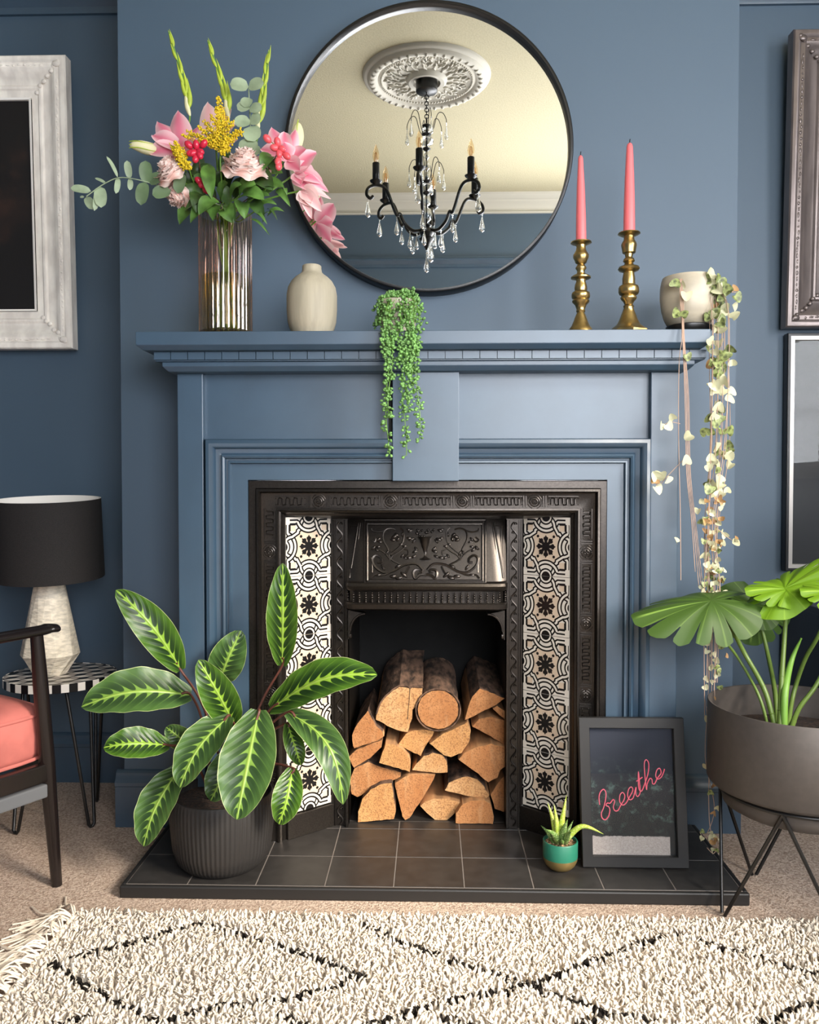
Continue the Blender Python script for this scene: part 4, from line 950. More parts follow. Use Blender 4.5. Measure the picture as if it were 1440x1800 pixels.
# eucalyptus
def round_leaf(root, c, d, n_, L, W, mat):
    mb = MB(); pts = lin_pts(c, c+Vector(d).normalized()*L, 9, Vector(n_)*L*.06); mb.blade(pts, n_, W, .08, nv=6, prof=lambda u: math.sqrt(max(0, 1-(2*u-1)**2))**.85); mb.build('leaf', mat, root, smooth=180)
t = sprig('eucalyptus_sprig', PX([(430, 330), (440, 270), (440, 215), (437, 155)], -.15), .0016, 'upright grey green eucalyptus sprig with round leaves, right of centre', 'foliage', 'euca')
for (x, y, dx, dz, L, W) in ((437, 153, -1, .05, .045, .036), (437, 153, 1, .1, .042, .034), (438, 172, -.3, -.8, .03, .03), (438, 185, -.7, -.4, .032, .03), (439, 190, .8, -.2, .035, .03), (440, 212, -.9, -.3, .04, .034), (440, 212, .8, .0, .03, .034), (440, 222, .3, -1, .045, .045), (441, 245, -.2, -1, .042, .048), (441, 262, .6, -.4, .03, .03)):
    c = at(x, y, -.155); round_leaf(t, c, (dx, -.25, dz), (.1*dx, -1, .15), L, W, 'euca')
t = sprig('eucalyptus_sprig', PX([(350, 350, -.16), (300, 335, -.18), (262, 321, -.19), (215, 312, -.2), (185, 322, -.2), (152, 345, -.2)], -.18), .0014, 'long eucalyptus sprig arching out to the left over the picture frame', 'foliage', 'euca')
for (x, y, dx, dz, L, W, nx) in ((160, 336, -1, .12, .048, .02, 0), (152, 346, .5, -.9, .038, .022, .2), (176, 328, .1, -1, .055, .03, .3), (172, 330, -.1, -1, .06, .016, .8), (207, 312, -.5, 1, .055, .010, .9), (208, 312, -.1, -1, .042, .014, .7), (228, 314, -.1, 1, .042, .018, .2), (229, 314, 0, -1, .03, .014, .7), (186, 322, -1, .45, .028, .008, .8), (258, 322, .0, 1, .052, .032, .1), (254, 320, -.1, -1, .06, .032, .1), (262, 320, .7, .2, .04, .03, 0), (148, 346, -1, -.1, .01, .006, 0), (300, 335, -.6, -.2, .045, .034, 0), (312, 340, .3, .9, .05, .03, .1)):
    c = at(x, y, -.19); round_leaf(t, c, (dx, -.15, dz), (nx, -1, .1), L, W, 'euca' if x < 240 else 'euca_dark')
# lilies
V = Vector
def px3(x, y, Y): return at(x, y, Y)
def lily(lab, ct, Y, petals, mat, stemp):
    P = [px3(*stemp), px3(ct[0], ct[1], Y+.012)]; t = sprig('lily', P, .0024, lab, 'flower')
    c = px3(ct[0], ct[1], Y)
    for (x, y, w_, dy, nx, cup) in petals:
        e_ = px3(x, y, Y+dy); L = (e_-c).length; mb = MB(); nrm = V((nx, -1, .25)); bd = V((0, -.16 if dy > -.02 else .05, .02))*L
        mb.blade(lin_pts(c, e_, 11, bd), nrm, w_*sc_at(Y), cup, nv=8, wave=.05, wf=1.3, prof=lambda u: math.sin(math.pi*min(1, u**.9*.97+.03))**.7); mb.build('petal', mat, t, smooth=180)
    return t, c
lily('large open pink lily at the upper left of the bouquet', (322, 268), -.14, [(277, 214, 40, .02, .3, -.25), (314, 195, 42, .02, .0, -.25), (352, 222, 38, .03, -.3, -.2), (262, 270, 34, -.01, .3, .2), (300, 300, 34, -.04, 0, .2), (268, 238, 34, .0, .4, .2)], 'lily', (350, 330, -.12))
lily('pale pink lily half hidden behind the goldenrod', (380, 262), -.10, [(366, 180, 40, .01, .1, -.2), (405, 188, 34, .01, -.1, .2), (420, 215, 26, .02, -.3, .2), (350, 230, 30, .02, .2, .2), (418, 245, 30, -.02, -.2, .2)], 'lily_pale', (385, 330, -.12))
lily('bright pink lily facing up, at the right of the bouquet against the mirror rim', (505, 282), -.17, [(478, 224, 36, .01, .3, -.25), (500, 232, 26, .0, .1, .2), (520, 228, 28, .01, -.2, -.2), (458, 262, 30, -.01, .3, .2), (538, 262, 30, -.02, -.3, .2), (500, 250, 34, -.03, 0, -.2), (528, 300, 30, -.04, -.3, .2)], 'lily', (460, 340, -.14))
lily('round petalled pink lily lying over the lower left edge of the mirror', (520, 305), -.13, [(556, 268, 42, .01, -.3, .2), (552, 300, 34, .0, -.3, .2), (568, 322, 26, -.01, -.4, .25), (578, 338, 18, .0, -.3, .2), (545, 335, 34, -.02, -.1, .25), (530, 325, 26, -.04, 0, .2)], 'lily', (455, 350, -.13))
lily('pale pink lily drooping lowest over the mirror edge', (530, 335), -.14, [(566, 372, 22, -.01, -.3, .2), (560, 355, 30, -.01, -.3, .2), (545, 362, 32, -.02, -.1, .2), (548, 385, 16, .0, .0, .2), (575, 345, 16, .0, -.3, .2), (582, 350, 10, .0, -.3, .2)], 'lily_pale', (455, 355, -.12))
for nm, pts, rr, lab in (('lily_bud', [(285, 264, -.14), (265, 262, -.15), (245, 257, -.16), (228, 255, -.165)], 11, 'closed pale green lily bud pointing left'), ('lily_bud', [(522, 262, -.11), (524, 245, -.11), (524, 228, -.11), (525, 216, -.11)], 10.5, 'closed pale lily bud pointing up in front of the mirror')):
    P = [px3(*p) for p in pts]; t = sprig(nm, [px3(pts[0][0]*.4+400*.6, 330, -.12), P[0]], .002, lab, 'flower')
    s_ = sc_at(-.14)*rr; Q_ = spline(P, 5)
    mb = MB(); mb.tube(Q_, [s_*math.sin(math.pi*(.12+.86*i/(len(Q_)-1)))**.7 for i in range(len(Q_))], 12); mb.build('closed_petals', 'bud', t, smooth=60)
    mb = MB(); 
    for k_ in range(3): mb.tube([q_+V((0, -s_*.9*math.sin(math.pi*(.15+.8*i/(len(Q_)-1))), (k_-1)*s_*.5)) for i, q_ in enumerate(Q_)], .0012, 5)
    mb.build('petal_seam', 'glad', t, smooth=60)
# roses
def rose(lab, x, y, R, axis, Y):
    c = px3(x, y, Y); s_ = sc_at(Y)*R; ax = V(axis).normalized(); t = sprig('rose', [px3((x+396)/2, 340, -.12), c+V((0, .01, -.01))], .0024, lab, 'flower')
    u = ax.cross(V((0, 1, 0.2))).normalized(); w_ = ax.cross(u).normalized(); random.seed(int(x))
    layers = ((.12, 3, .50, .0), (.24, 4, .52, .06), (.36, 5, .52, .12), (.52, 6, .50, .22), (.68, 7, .46, .42), (.82, 7, .40, .65), (.95, 7, .30, .9))
    for li, (rad, k_, hgt, flare) in enumerate(layers):
        for j in range(k_):
            a = 2*math.pi*j/k_+li*.7; d = u*math.cos(a)+w_*math.sin(a)
            b = c+d*rad*.35*s_-ax*.45*s_; tp_ = c+d*(rad*.9+flare*.12)*s_+ax*(hgt-.42*rad-flare*.25)*s_; tp_ += ax*random.uniform(-.04, .04)*s_
            md = c+d*rad*1.0*s_+ax*(-.12)*s_; mb = MB(); pts = spline([b, md, tp_, tp_+d*s_*(.10+.15*flare)-ax*s_*.05], 4)
            mb.blade(pts, -d, s_*(.6+rad*.65), .20, nv=6, wave=.03, wf=.8, prof=lambda u_: .5+.5*math.sin(math.pi*min(1, u_*.85+.1))**.6 if u_ < .93 else .55)
            mb.build('petal', 'rose', t, smooth=180)
    return t
rose('open blush pink rose in the middle right of the bouquet', 432, 283, 37, (.1, -.55, .75), -.20)
rose('blush pink rose at the lower left of the bouquet', 298, 295, 31, (-.45, -.55, .6), -.19)
rose('small pale rose facing down at the bottom left of the bouquet', 308, 345, 20, (-.3, -.6, -.5), -.17)
# goldenrod
def goldenrod(lab, stemp, tips, seed, r):
    random.seed(seed); base = px3(*stemp[-1]); t = sprig('goldenrod', [px3(*p) for p in stemp], .0018, lab, 'flower')
    mb = MB(); mg = MB()
    for (x, y) in tips:
        e_ = px3(x, y, stemp[-1][2]+random.uniform(-.02, .015)); bs = px3(stemp[-1][0]+random.uniform(-3, 3), min(stemp[-1][1]+25, y+28), stemp[-1][2]); pts = lin_pts(bs, e_, 8, V((0, 0, .006)))
        mg.tube(pts, .0008, 4)
        for i in range(60):
            f = random.uniform(.2, 1.05); p = bs.lerp(e_, f)+V((random.uniform(-1, 1), random.uniform(-1, 1), random.uniform(-1, 1)))*r*(1.2-f*.7); mb.ball(p, random.uniform(.0016, .0030), nu=5, nv=3)
    mg.build('branchlets', 'stem', t, smooth=60); o = mb.build('florets', 'golden', t, smooth=60); o['kind'] = 'stuff'
goldenrod('large yellow goldenrod plume in the centre of the bouquet', [(396, 360, -.15), (388, 300, -.19), (388, 235, -.2)], [(384, 172), (380, 190), (392, 196), (372, 205), (400, 210), (360, 215), (410, 215), (350, 225), (338, 235), (330, 232), (322, 238), (365, 235), (385, 215), (395, 230), (405, 240), (415, 235), (422, 228), (380, 245), (370, 255), (395, 255), (392, 270), (402, 262), (350, 240), (375, 228), (388, 205), (425, 232)], 1, .008)
goldenrod('small yellow goldenrod tuft above the lower left rose', [(345, 330, -.15), (330, 290, -.2), (318, 268, -.215)], [(300, 255), (308, 250), (315, 256), (322, 262), (328, 270), (332, 285), (335, 295), (310, 266), (330, 290), (304, 260)], 2, .007)
# berries
def berries(lab, cpx, Y, offs, mat, seed, stemp):
    random.seed(seed); c = px3(cpx[0], cpx[1], Y); t = sprig('berry_sprig', [px3(*stemp), c], .0014, lab, 'berries', 'stem_dark')
    for dx, dy in offs:
        p = px3(cpx[0]+dx, cpx[1]+dy, Y-.012); mb = MB(); ax = (p-c).normalized(); mb.ball(p, .0085, .0085, .012, 10, 7, axis=(ax.x, -.3, ax.z+.2)); b = mb.build('berry', mat, t, smooth=60)
        mb = MB(); mb.tube([c, p], .001, 5); mb.build('stalk', 'stem', t, smooth=60)
berries('bunch of glossy red berries left of centre', (348, 265), -.20, [(-16, -10), (-3, -10), (10, -12), (-8, 4), (4, 2), (-12, 4), (3, 8), (-4, 14)], 'berry', 1, (360, 330, -.15))
berries('red and pink berries in front of the bright pink lily', (492, 262), -.22, [(-22, -18), (-4, -12), (-9, -2), (3, 0), (12, 12), (-1, 8), (-2, 30), (-3, 22)], 'berry_pink', 2, (450, 335, -.15))
berries('dark red berries low in the shade of the foliage', (356, 322), -.17, [(-6, -4), (2, 4), (6, 12), (-2, 2)], 'berry', 3, (370, 350, -.14))
# foliage sprigs
def foliage(lab, stemp, leaves, mat, seed):
    random.seed(seed); t = sprig('foliage_sprig', [px3(*p) for p in stemp], .0016, lab, 'foliage')
    for (x0, y0, x1, y1, w_, Y) in leaves:
        a = px3(x0, y0, Y+.012); b = px3(x1, y1, Y-.012); mb = MB(); nrm = V((random.uniform(-.4, .5), -1, random.uniform(.0, .9)))
        mb.blade(lin_pts(a, b, 9, V((0, -.012, .008))), nrm, w_*sc_at(Y), .18, nv=4, wave=.03); mb.build('leaf', mat if random.random() < .75 else ('leaf_dark' if mat == 'leaf' else 'leaf'), t, smooth=180)
foliage('broad green leaves hanging over the left of the vase rim', [(380, 385, -.13), (350, 360, -.16)], [(378, 352, 325, 372, 30, -.17), (372, 362, 335, 392, 26, -.17), (385, 355, 350, 378, 30, -.2), (388, 362, 375, 388, 32, -.2), (360, 345, 320, 345, 26, -.15), (350, 340, 345, 375, 22, -.18), (365, 330, 340, 318, 20, -.14), (366, 290, 372, 350, 26, -.19), (395, 368, 408, 392, 30, -.21), (345, 365, 316, 395, 30, -.14)], 'leaf', 1)
foliage('dark leafy sprig filling the middle of the bouquet', [(396, 380, -.12), (400, 330, -.12)], [(390, 340, 372, 300, 24, -.14), (400, 345, 420, 300, 26, -.13), (385, 330, 350, 290, 24, -.12), (400, 330, 398, 285, 24, -.12), (410, 350, 440, 320, 28, -.15), (380, 350, 352, 322, 26, -.13), (365, 320, 330, 300, 26, -.12), (420, 340, 455, 310, 28, -.12), (430, 330, 470, 300, 28, -.11), (350, 330, 318, 322, 26, -.12), (440, 350, 480, 335, 26, -.12), (390, 310, 410, 270, 24, -.11), (360, 300, 335, 270, 24, -.11), (455, 300, 485, 275, 24, -.12), (390, 355, 400, 320, 26, -.17), (405, 360, 382, 330, 24, -.16), (420, 320, 440, 350, 24, -.17), (340, 340, 300, 330, 26, -.13)], 'leaf_dark', 2)
foliage('green leaves spreading over the right of the vase rim', [(415, 385, -.13), (440, 355, -.16)], [(405, 350, 425, 325, 18, -.19), (420, 345, 450, 325, 32, -.2), (425, 345, 465, 352, 30, -.2), (430, 360, 475, 345, 26, -.17), (425, 355, 430, 385, 26, -.18), (440, 355, 465, 385, 24, -.17), (455, 335, 500, 330, 30, -.17), (460, 320, 498, 305, 28, -.16), (450, 310, 480, 335, 34, -.18), (400, 360, 412, 392, 22, -.2), (480, 275, 462, 300, 26, -.2), (470, 285, 485, 305, 24, -.19), (500, 335, 505, 345, 8, -.16)], 'leaf', 3)
foliage('thin pointed leaves trailing out low on the right of the vase', [(420, 390, -.13), (450, 370, -.17)], [(485, 335, 511, 364, 12, -.18), (455, 365, 487, 360, 9, -.18), (470, 368, 488, 388, 6, -.18), (440, 385, 475, 415, 5, -.18), (470, 380, 500, 372, 7, -.18), (462, 392, 475, 375, 4, -.18), (448, 375, 470, 395, 7, -.18), (300, 440, 300, 440, 1, -.1)][:-1], 'leaf', 4)

# ---- small pot of bead plant
YP = -.135; px_ = 702
pp = thing('trailing_bead_plant', (gx(px_, 560, YP), YP, ZS), 'small white pot with green beaded strands trailing over the middle of the mantel', 'plant')
mb = MB(); lathe_px(mb, 700, YP, [(584, 26), (580, 30), (550, 33), (531, 34), (530, 32), (536, 30)], ZS, 40, cy=560); mb.build('pot', 'stone_pot', pp, smooth=60)
mb = MB(); mb.lathe([(.001, gz(700, 533, YP)), (30*sc_at(YP), gz(700, 535, YP))], (gx(700, 560, YP), YP, 0), 20); mb.build('soil', 'soil', pp, smooth=0)
random.seed(21); strands = MB(); beads = MB()
def hang(x0, y0, x1, y1, Yf, n_=14, wob=3):
    top = px3(x0, y0, YP-.01); pts = [top, px3(x0+(x1-x0)*.3, y0-8 if y0 < 540 else y0, YP-.03), px3(x1, max(y0+12, 545), Yf)]
    for i in range(1, n_+1): f = i/n_; pts.append(px3(x1+math.sin(f*7+x0)*wob, 560+(y1-560)*f, Yf))
    return pts
st = [(685, 530, 682, 797, -.222), (690, 530, 686, 735, -.225), (705, 528, 711, 800, -.222), (710, 528, 716, 725, -.225), (718, 528, 735, 772, -.222), (722, 530, 728, 690, -.226), (700, 528, 704, 640, -.226), (693, 530, 679, 660, -.228), (715, 530, 722, 650, -.228)]
for a in st: 
    P = hang(*a[:4], a[4], 16, 4); S_ = spline(P, 4); strands.tube(S_, .0011, 4)
    for q_ in S_[6:]:
        for k_ in range(2):
            if random.random() < .62:
                d = V((random.uniform(-1, 1), random.uniform(-1, .3), random.uniform(-.7, .5))).normalized()*random.uniform(.006, .0125); strands.tube([q_, q_+d], .0006, 4, caps=False); rr = random.uniform(.0028, .0042); beads.ball(q_+d, rr, rr, rr*1.25, 6, 5, axis=d)
for i in range(58):    # mop over the pot
    a = random.uniform(0, 2*math.pi); c = px3(702+random.uniform(-30, 30), 530+random.uniform(-6, 6), YP-.01); rad = random.uniform(22, 46)*sc_at(YP)
    e_ = V((gx(700, 550, YP)+math.cos(a)*rad, YP-abs(math.sin(a))*rad*1.05, max(ZS+.004, gz(700, random.uniform(545, 578), YP)))); m_ = c.lerp(e_, .4)+V((0, 0, .018+random.uniform(0, .012)))
    S_ = spline([c, m_, e_], 6); strands.tube(S_, .0009, 4)
    for q_ in S_:
        for k_ in range(2):
            if random.random() < .75: d = V((random.uniform(-1, 1), random.uniform(-1, .4), random.uniform(-.6, .9))).normalized()*random.uniform(.005, .011); rr = random.uniform(.0028, .0042); p = q_+d; p.z = max(p.z, ZS+.004); beads.ball(p, rr, rr, rr*1.2, 6, 5, axis=d)
strands.build('strands', 'stem', pp, smooth=60); o = beads.build('bead_leaves', 'pearl', pp, smooth=60); o['kind'] = 'stuff'

# ---- string of hearts
YH = -.10; hp = thing('string_of_hearts', (gx(1206, 560, YH), YH, ZS), 'mottled cream pot with long heart leaved vines trailing off the mantel right end', 'plant')
mb = MB(); lathe_px(mb, 1211, YH, [(574, 30), (572, 36), (560, 42), (545, 46), (525, 48.5), (505, 48), (494, 46), (489, 44.5), (490, 42.5), (500, 43)], None, 48, cy=540); mb.build('pot', 'stone_pot', hp, smooth=60)
mb = MB(); lathe_px(mb, 1211, YH, [(584, 30), (582, 38), (575, 38.5), (573, 34)], ZS, 40, cy=575); mb.build('saucer', 'black', hp, smooth=60)
mb = MB(); mb.lathe([(.001, gz(1211, 497, YH)), (44*sc_at(YH), gz(1211, 498, YH))], (gx(1211, 560, YH), YH, 0), 24); mb.build('soil', 'soil', hp, smooth=0)
def heart_mesh(mat, curl):
    mb = MB(); n_ = 14; out = []
    for i in range(n_):
        t = 2*math.pi*i/n_; x = .0100*math.sin(t)*(1-.12*math.cos(t)); y = -(.0095*math.cos(t)+.0022*math.cos(2*t))+.0035*math.exp(-(t-math.pi)**2*6)*-1; out.append((x, -abs(x)*curl, y-.004))
    k0 = mb.add([(0, -.0012, -.003)]); k1 = mb.add(out)
    for i in range(n_): mb.face((k0, k1+i, k1+(i+1) % n_))
    return mb.mesh('heart_leaf', mat, smooth=180)
HM = [heart_mesh('heart_a', .3), heart_mesh('heart_a', .7), heart_mesh('heart_b', .3), heart_mesh('heart_b', .6), heart_mesh('heart_c', .9)]
random.seed(33); vines = MB(); leaves_n = 0
def vine(pts, r=.0008): S_ = spline([px3(*p) for p in pts], 8); vines.tube(S_, r, 4); return S_
allv = []
YB_ = -.225
for i in range(5):
    x = 1198+i*2.2; P = [(1196+i*2, 497, YH-.04), (1195+i, 492, YH-.072), (1196+i*1.5, 530, YH-.085), (1199+i, 590, YB_), (x+4, 700, YB_), (x+7, 830, YB_), (x+14+i, 900+i*8, YB_), (x+18+i*4, 980+i*25, YB_)]
    if i == 0: P = P[:4]+[(1194, 640, YB_), (1193, 760, YB_), (1196, 900, YB_), (1197, 1020, YB_)]
    allv.append((vine(P), .30 if i else .2))
for i in range(15):
    a = i/14; x = 1247+a*33+random.uniform(-3, 3); ex = 1238+a*26+random.uniform(-3, 3); Yv = -.215+random.uniform(-.03, .03); yend = random.choice([1050, 1170, 1200, 1230, 1260, 950, 1100])
    P = [(1236+a*6, 495, YH-.03), (1240+a*18, 490+a*10, YH-.055), (x, 540, Yv*.7), (x+random.uniform(-4, 4), 640, Yv), (x-2+random.uniform(-4, 4), 780, Yv), (ex+random.uniform(-5, 5), 920, Yv), (ex+random.uniform(-8, 8), 1040, Yv), (ex+random.uniform(-8, 8), yend, Yv)]
    allv.append((vine(P), .62))
for P in ([(1225, 495, YH-.05), (1262, 500, -.16), (1285, 512, -.17), (1300, 515, -.17)], [(1240, 1230, YB_), (1247, 1300, YB_), (1246, 1400, YB_), (1250, 1462, YB_), (1265, 1475, -.24)], [(1246, 1230, YB_), (1240, 1330, YB_), (1256, 1420, YB_), (1240, 1470, -.2), (1230, 1462, -.2)], [(1196, 745, YB_), (1180, 742, YB_), (1168, 746, YB_)], [(1210, 800, YB_), (1180, 830, YB_), (1160, 852, YB_), (1154, 850, YB_), (1158, 832, YB_)], [(1262, 930, YB_), (1280, 945, YB_), (1292, 952, YB_)], [(1250, 1460, YB_), (1262, 1480, -.24), (1255, 1500, -.25), (1243, 1490, -.24)]):
    allv.append((vine(P), .5))
cand = []
for vi, (S_, dens) in enumerate(allv):
    for q_ in S_[6:]:
        py_ = 862-(q_.z-.955)*F/(q_.y+2.2)
        for _ in range(2 if (850 < py_ < 1060 and dens > .6) else 1):
            if random.random() < dens and not (vi < 5 and random.random() < .6): cand.append((q_, py_))
random.shuffle(cand)
for q_, py_ in cand[:298]:
    k_ = random.choices(range(5), (3, 2, 4, 3, .15) if py_ < 850 else (3, 3, 1, 1, 2))[0]; s_ = random.uniform(.75, 1.1)*(1.35 if py_ < 860 else .85)
    off = V((random.uniform(-.014, .014), random.uniform(-.012, .004), random.uniform(-.008, .008)))
    Mx = T(q_+off) @ Matrix.Rotation(random.uniform(-.9, .9), 4, 'Z') @ Matrix.Rotation(random.uniform(-.5, .5), 4, 'X') @ Matrix.Rotation(random.choice([0, math.pi])*1.0+random.uniform(-.9, .9), 4, 'Y') @ Matrix.Scale(s_, 4)
    inst('heart_leaf', HM[k_], Mx, hp)
vines.build('vines', 'stem_pale', hp, smooth=60)
# ================================================================ SIDE TABLE + LAMP
TC = V((-1.10, .20, 0)); TR = .156; TZ = .412
st_ = thing('side_table', (TC.x, TC.y, 0), 'small round side table with black and white cube patterned top and black hairpin legs', 'table')
mb = MB(); mb.lathe([(.001, TZ-.003), (TR-.001, TZ-.003), (TR-.001, TZ-.026), (.001, TZ-.026)], TC, 64); mb.build('top', 'cube_b', st_, smooth=30)
mb = MB(); a_ = .030; h_ = a_*math.sqrt(3)/2      # rhombus tumbling blocks clipped to the disc
def clip(P):
    P = [V(p) for p in P]; cx_ = sum((p.x for p in P))/len(P); cy_ = sum((p.y for p in P))/len(P)
    if math.hypot(cx_, cy_) > TR-.001: return None
    return [p if p.length <= TR-.001 else p*((TR-.001)/p.length) for p in P]
for i in range(-8, 9):
    for j in range(-8, 9):
        ox_ = i*2*h_+(j % 2)*h_; oy_ = j*1.5*a_; c = V((ox_, oy_))
        v6 = [c+V((math.sin(math.pi*k/3), math.cos(math.pi*k/3)))*a_ for k in range(6)]
        for mi, q4 in ((0, (c, v6[5], v6[0], v6[1])), (1, (c, v6[1], v6[2], v6[3])), (2, (c, v6[3], v6[4], v6[5]))):
            P = clip([(p.x, p.y) for p in q4])
            if P: k0 = mb.add([(TC.x+p.x, TC.y+p.y, TZ+.0003*mi-.0028) for p in P]); mb.face([k0+i2 for i2 in range(4)][::-1], mi)
mb.build('cube_inlay', ['cube_w', 'cube_b', 'cube_g'], st_, smooth=0)
mb = MB(); n_ = 44
for i in range(n_):
    a0, a1 = 2*math.pi*i/n_+.004, 2*math.pi*(i+1)/n_-.004; P = []
    for r in (TR-.002, TR+.0005): P += [(TC.x+math.cos(a0)*r, TC.y+math.sin(a0)*r), (TC.x+math.cos(a1)*r, TC.y+math.sin(a1)*r)]
    k0 = mb.add([(x, y, z) for z in (TZ-.025, TZ-.0015) for x, y in P])
    for q4 in ((0, 2, 3, 1), (4, 5, 7, 6), (2, 6, 7, 3), (0, 1, 5, 4), (0, 4, 6, 2), (1, 3, 7, 5)): mb.face([k0+t for t in q4], i % 2)
mb.build('edge_inlay', ['cube_w', 'cube_b'], st_, smooth=0)
for px, py in ((161, 1455), (28, 1467), (62, 1408), (170, 1410)):
    f_ = atz(px, py, 0.0); d = V((f_.x-TC.x, f_.y-TC.y, 0)); dn = d.normalized(); sd = V((-dn.y, dn.x, 0)); b = V((f_.x, f_.y, .005))
    t1 = TC+dn*(TR*.72)+sd*.035+V((0, 0, TZ-.026)); t2 = TC+dn*(TR*.72)-sd*.035+V((0, 0, TZ-.026))
    mb = MB(); mb.tube([t1, b+sd*.008+V((0, 0, .006)), b+sd*.003, b-sd*.003, b-sd*.008+V((0, 0, .006)), t2], .0048, 8); mb.build('leg', 'black', st_, smooth=60)
LY = .20; ls = sc_at(LY); lxx = gx(88, 1100, LY)
lamp = thing('table_lamp', (lxx, LY, TZ), 'table lamp with faceted cream base and black drum shade on the side table', 'lamp')
mb = MB(); rings = []
for py, hw, tw in ((1190, 26, 0), (1187, 27, 0), (1150, 50, .31), (1026, 26, 0), (1022, 10, 0)):
    z = TZ if py == 1190 else gz(88, py, LY)+(0 if py < 1100 else .002)
    rings.append([(lxx+math.cos(2*math.pi*(i/10)+tw)*hw*ls, LY+math.sin(2*math.pi*(i/10)+tw)*hw*ls, z) for i in range(10)])
ks = [mb.add(r) for r in rings]
for m_, (a, b) in enumerate(zip(ks, ks[1:])):
    for i in range(10): j = (i+1) % 10; mb.face((a+i, a+j, b+j), 0); mb.face((a+i, b+j, b+i), 0)
mb.face([ks[0]+i for i in range(10)][::-1]); mb.face([ks[-1]+i for i in range(10)])
mb.build('base', 'lamp_base', lamp, smooth=10)
zt_ = gz(88, 877, LY); zb_ = gz(88, 1016, LY)
mb = MB(); mb.tube([(lxx, LY, gz(88, 1024, LY)), (lxx, LY, zb_+.05)], .008, 12); mb.build('lamp_holder', 'black', lamp, smooth=60)
def tilt(mb):      # the shade sits very slightly tipped towards the room
    c = V((lxx, LY, (zt_+zb_)/2)); R3 = Matrix.Rotation(math.radians(4.2), 3, 'X'); mb.v = [tuple(c+R3@(V(p)-c)) for p in mb.v]; return mb
mb = MB(); rr = 91*ls; mb.lathe([(rr*1.0, zb_), (rr*.985, zt_)], (lxx, LY, 0), 64); tilt(mb).build('shade', 'lampshade', lamp, smooth=60)
mb = MB(); mb.lathe([(rr*.995-.002, zb_), (rr*.98-.002, zt_)], (lxx, LY, 0), 64); mb.lathe([(rr*.985, zt_), (rr*.98-.002, zt_+.0003)], (lxx, LY, 0), 64); tilt(mb).build('shade_lining', 'shade_in', lamp, smooth=60)
mb = MB(); 
for k_ in range(3): a = 2.1*k_+.3; mb.tube([(lxx, LY, zb_+.05), (lxx+math.cos(a)*rr*.97, LY+math.sin(a)*rr*.97, zb_+.02)], .0018, 5)
tilt(mb).build('shade_carrier', 'black', lamp, smooth=60)

# ================================================================ ARMCHAIR (turned towards the fireplace, seen from behind its side)
ft = atz(100, 1556, 0.0); ang = math.radians(60); fw = V((math.cos(ang), math.sin(ang), 0)); lf = V((-math.sin(ang), math.cos(ang), 0)); UP = V((0, 0, 1))
arm_ = thing('armchair', tuple(ft-fw*.25+lf*.28), 'black wooden armchair with a salmon pink velvet seat cushion at the left edge', 'armchair')
D = ft.y+2.2
lt = at(64, 1112, ft.y-.035)      # top of the front leg
for sgn in (0, 1):
    off = lf*(.56*sgn)
    mb = MB(); mb.tube([ft+off, ft+off+(lt-ft)*.25, ft+off+(lt-ft)*.5, ft+off+(lt-ft)*.8, lt+off], [.0125, .0155, .019, .0175, .0145], 20); mb.build('leg', 'blackwood', arm_, smooth=60)
    rb_ = ft-fw*.52+off; mb = MB(); mb.tube([rb_-fw*.05, rb_+UP*.3, rb_+UP*.56-fw*.04, rb_+UP*.80-fw*.14], [.012, .018, .017, .013], 16); mb.build('leg', 'blackwood', arm_, smooth=60)
    a0 = lt+off+UP*.003; mb = MB(); P = spline([a0+fw*.055, a0+fw*.03+UP*.003, a0, a0-fw*.2-UP*.004, a0-fw*.40-UP*.012, rb_+UP*.60-fw*.05], 5); rings = []
    n2 = len(P)
    for i, p in enumerate(P):
        f = i/(n2-1); w_ = .026*(math.sin(min(1, (f+.02)*7)*math.pi/2))*(1-.45*f)+.004; h_2 = .010+.005*f; h_2 *= (.45 if i == 0 else 1)
        rings.append([p+lf*math.cos(2*math.pi*k/16)*w_+UP*math.sin(2*math.pi*k/16)*h_2 for k in range(16)])
    mb.loft(rings); mb.build('armrest', 'redwood' if sgn else 'blackwood', arm_, smooth=60)
def rail(a, b, hw, hh, mat='blackwood', nm='rail'):
    mb = MB(); d = (b-a); mb.obox((a+b)/2, d/2, d.normalized().cross(UP)*hw, UP*hh); mb.build(nm, mat, arm_, smooth=0, bevel=.004)
z1, z2 = .30, .262
rail(ft-fw*.0+UP*.285-fw*.012, ft-fw*.50+UP*.285, .012, .022); rail(ft+lf*.56+UP*.285-fw*.012, ft+lf*.56-fw*.50+UP*.285, .012, .022)
rail(ft+UP*.285+lf*.02-fw*.01, ft+lf*.54+UP*.285-fw*.01, .012, .022); rail(ft-fw*.5+UP*.285+lf*.02, ft-fw*.5+lf*.54+UP*.285, .012, .022)
rail(ft-fw*.03+UP*.243+lf*.0, ft-fw*.48+UP*.243, .014, .016, 'greystrap', 'stretcher')
cc = ft-fw*.245+lf*.28; hx, hy2 = .262, .265
mb = MB(); rings = []
def rrect(k_, sx, sy, z, r=.06):
    out = []
    for i in range(32):
        a = 2*math.pi*i/32; e = .28; cx2 = abs(math.cos(a))**e*math.copysign(1, math.cos(a)); sy2 = abs(math.sin(a))**e*math.copysign(1, math.sin(a)); out.append(cc+fw*cx2*sx+lf*sy2*sy+UP*z)
    return out
for z, s_ in ((.308, .90), (.312, .97), (.33, 1.0), (.37, 1.015), (.405, 1.005), (.418, .99), (.430, .965), (.445, .85), (.455, .6), (.459, .25)): rings.append(rrect(0, hx*s_, hy2*s_, z))
mb.loft(rings); mb.build('seat_cushion', 'velvet', arm_, smooth=60)
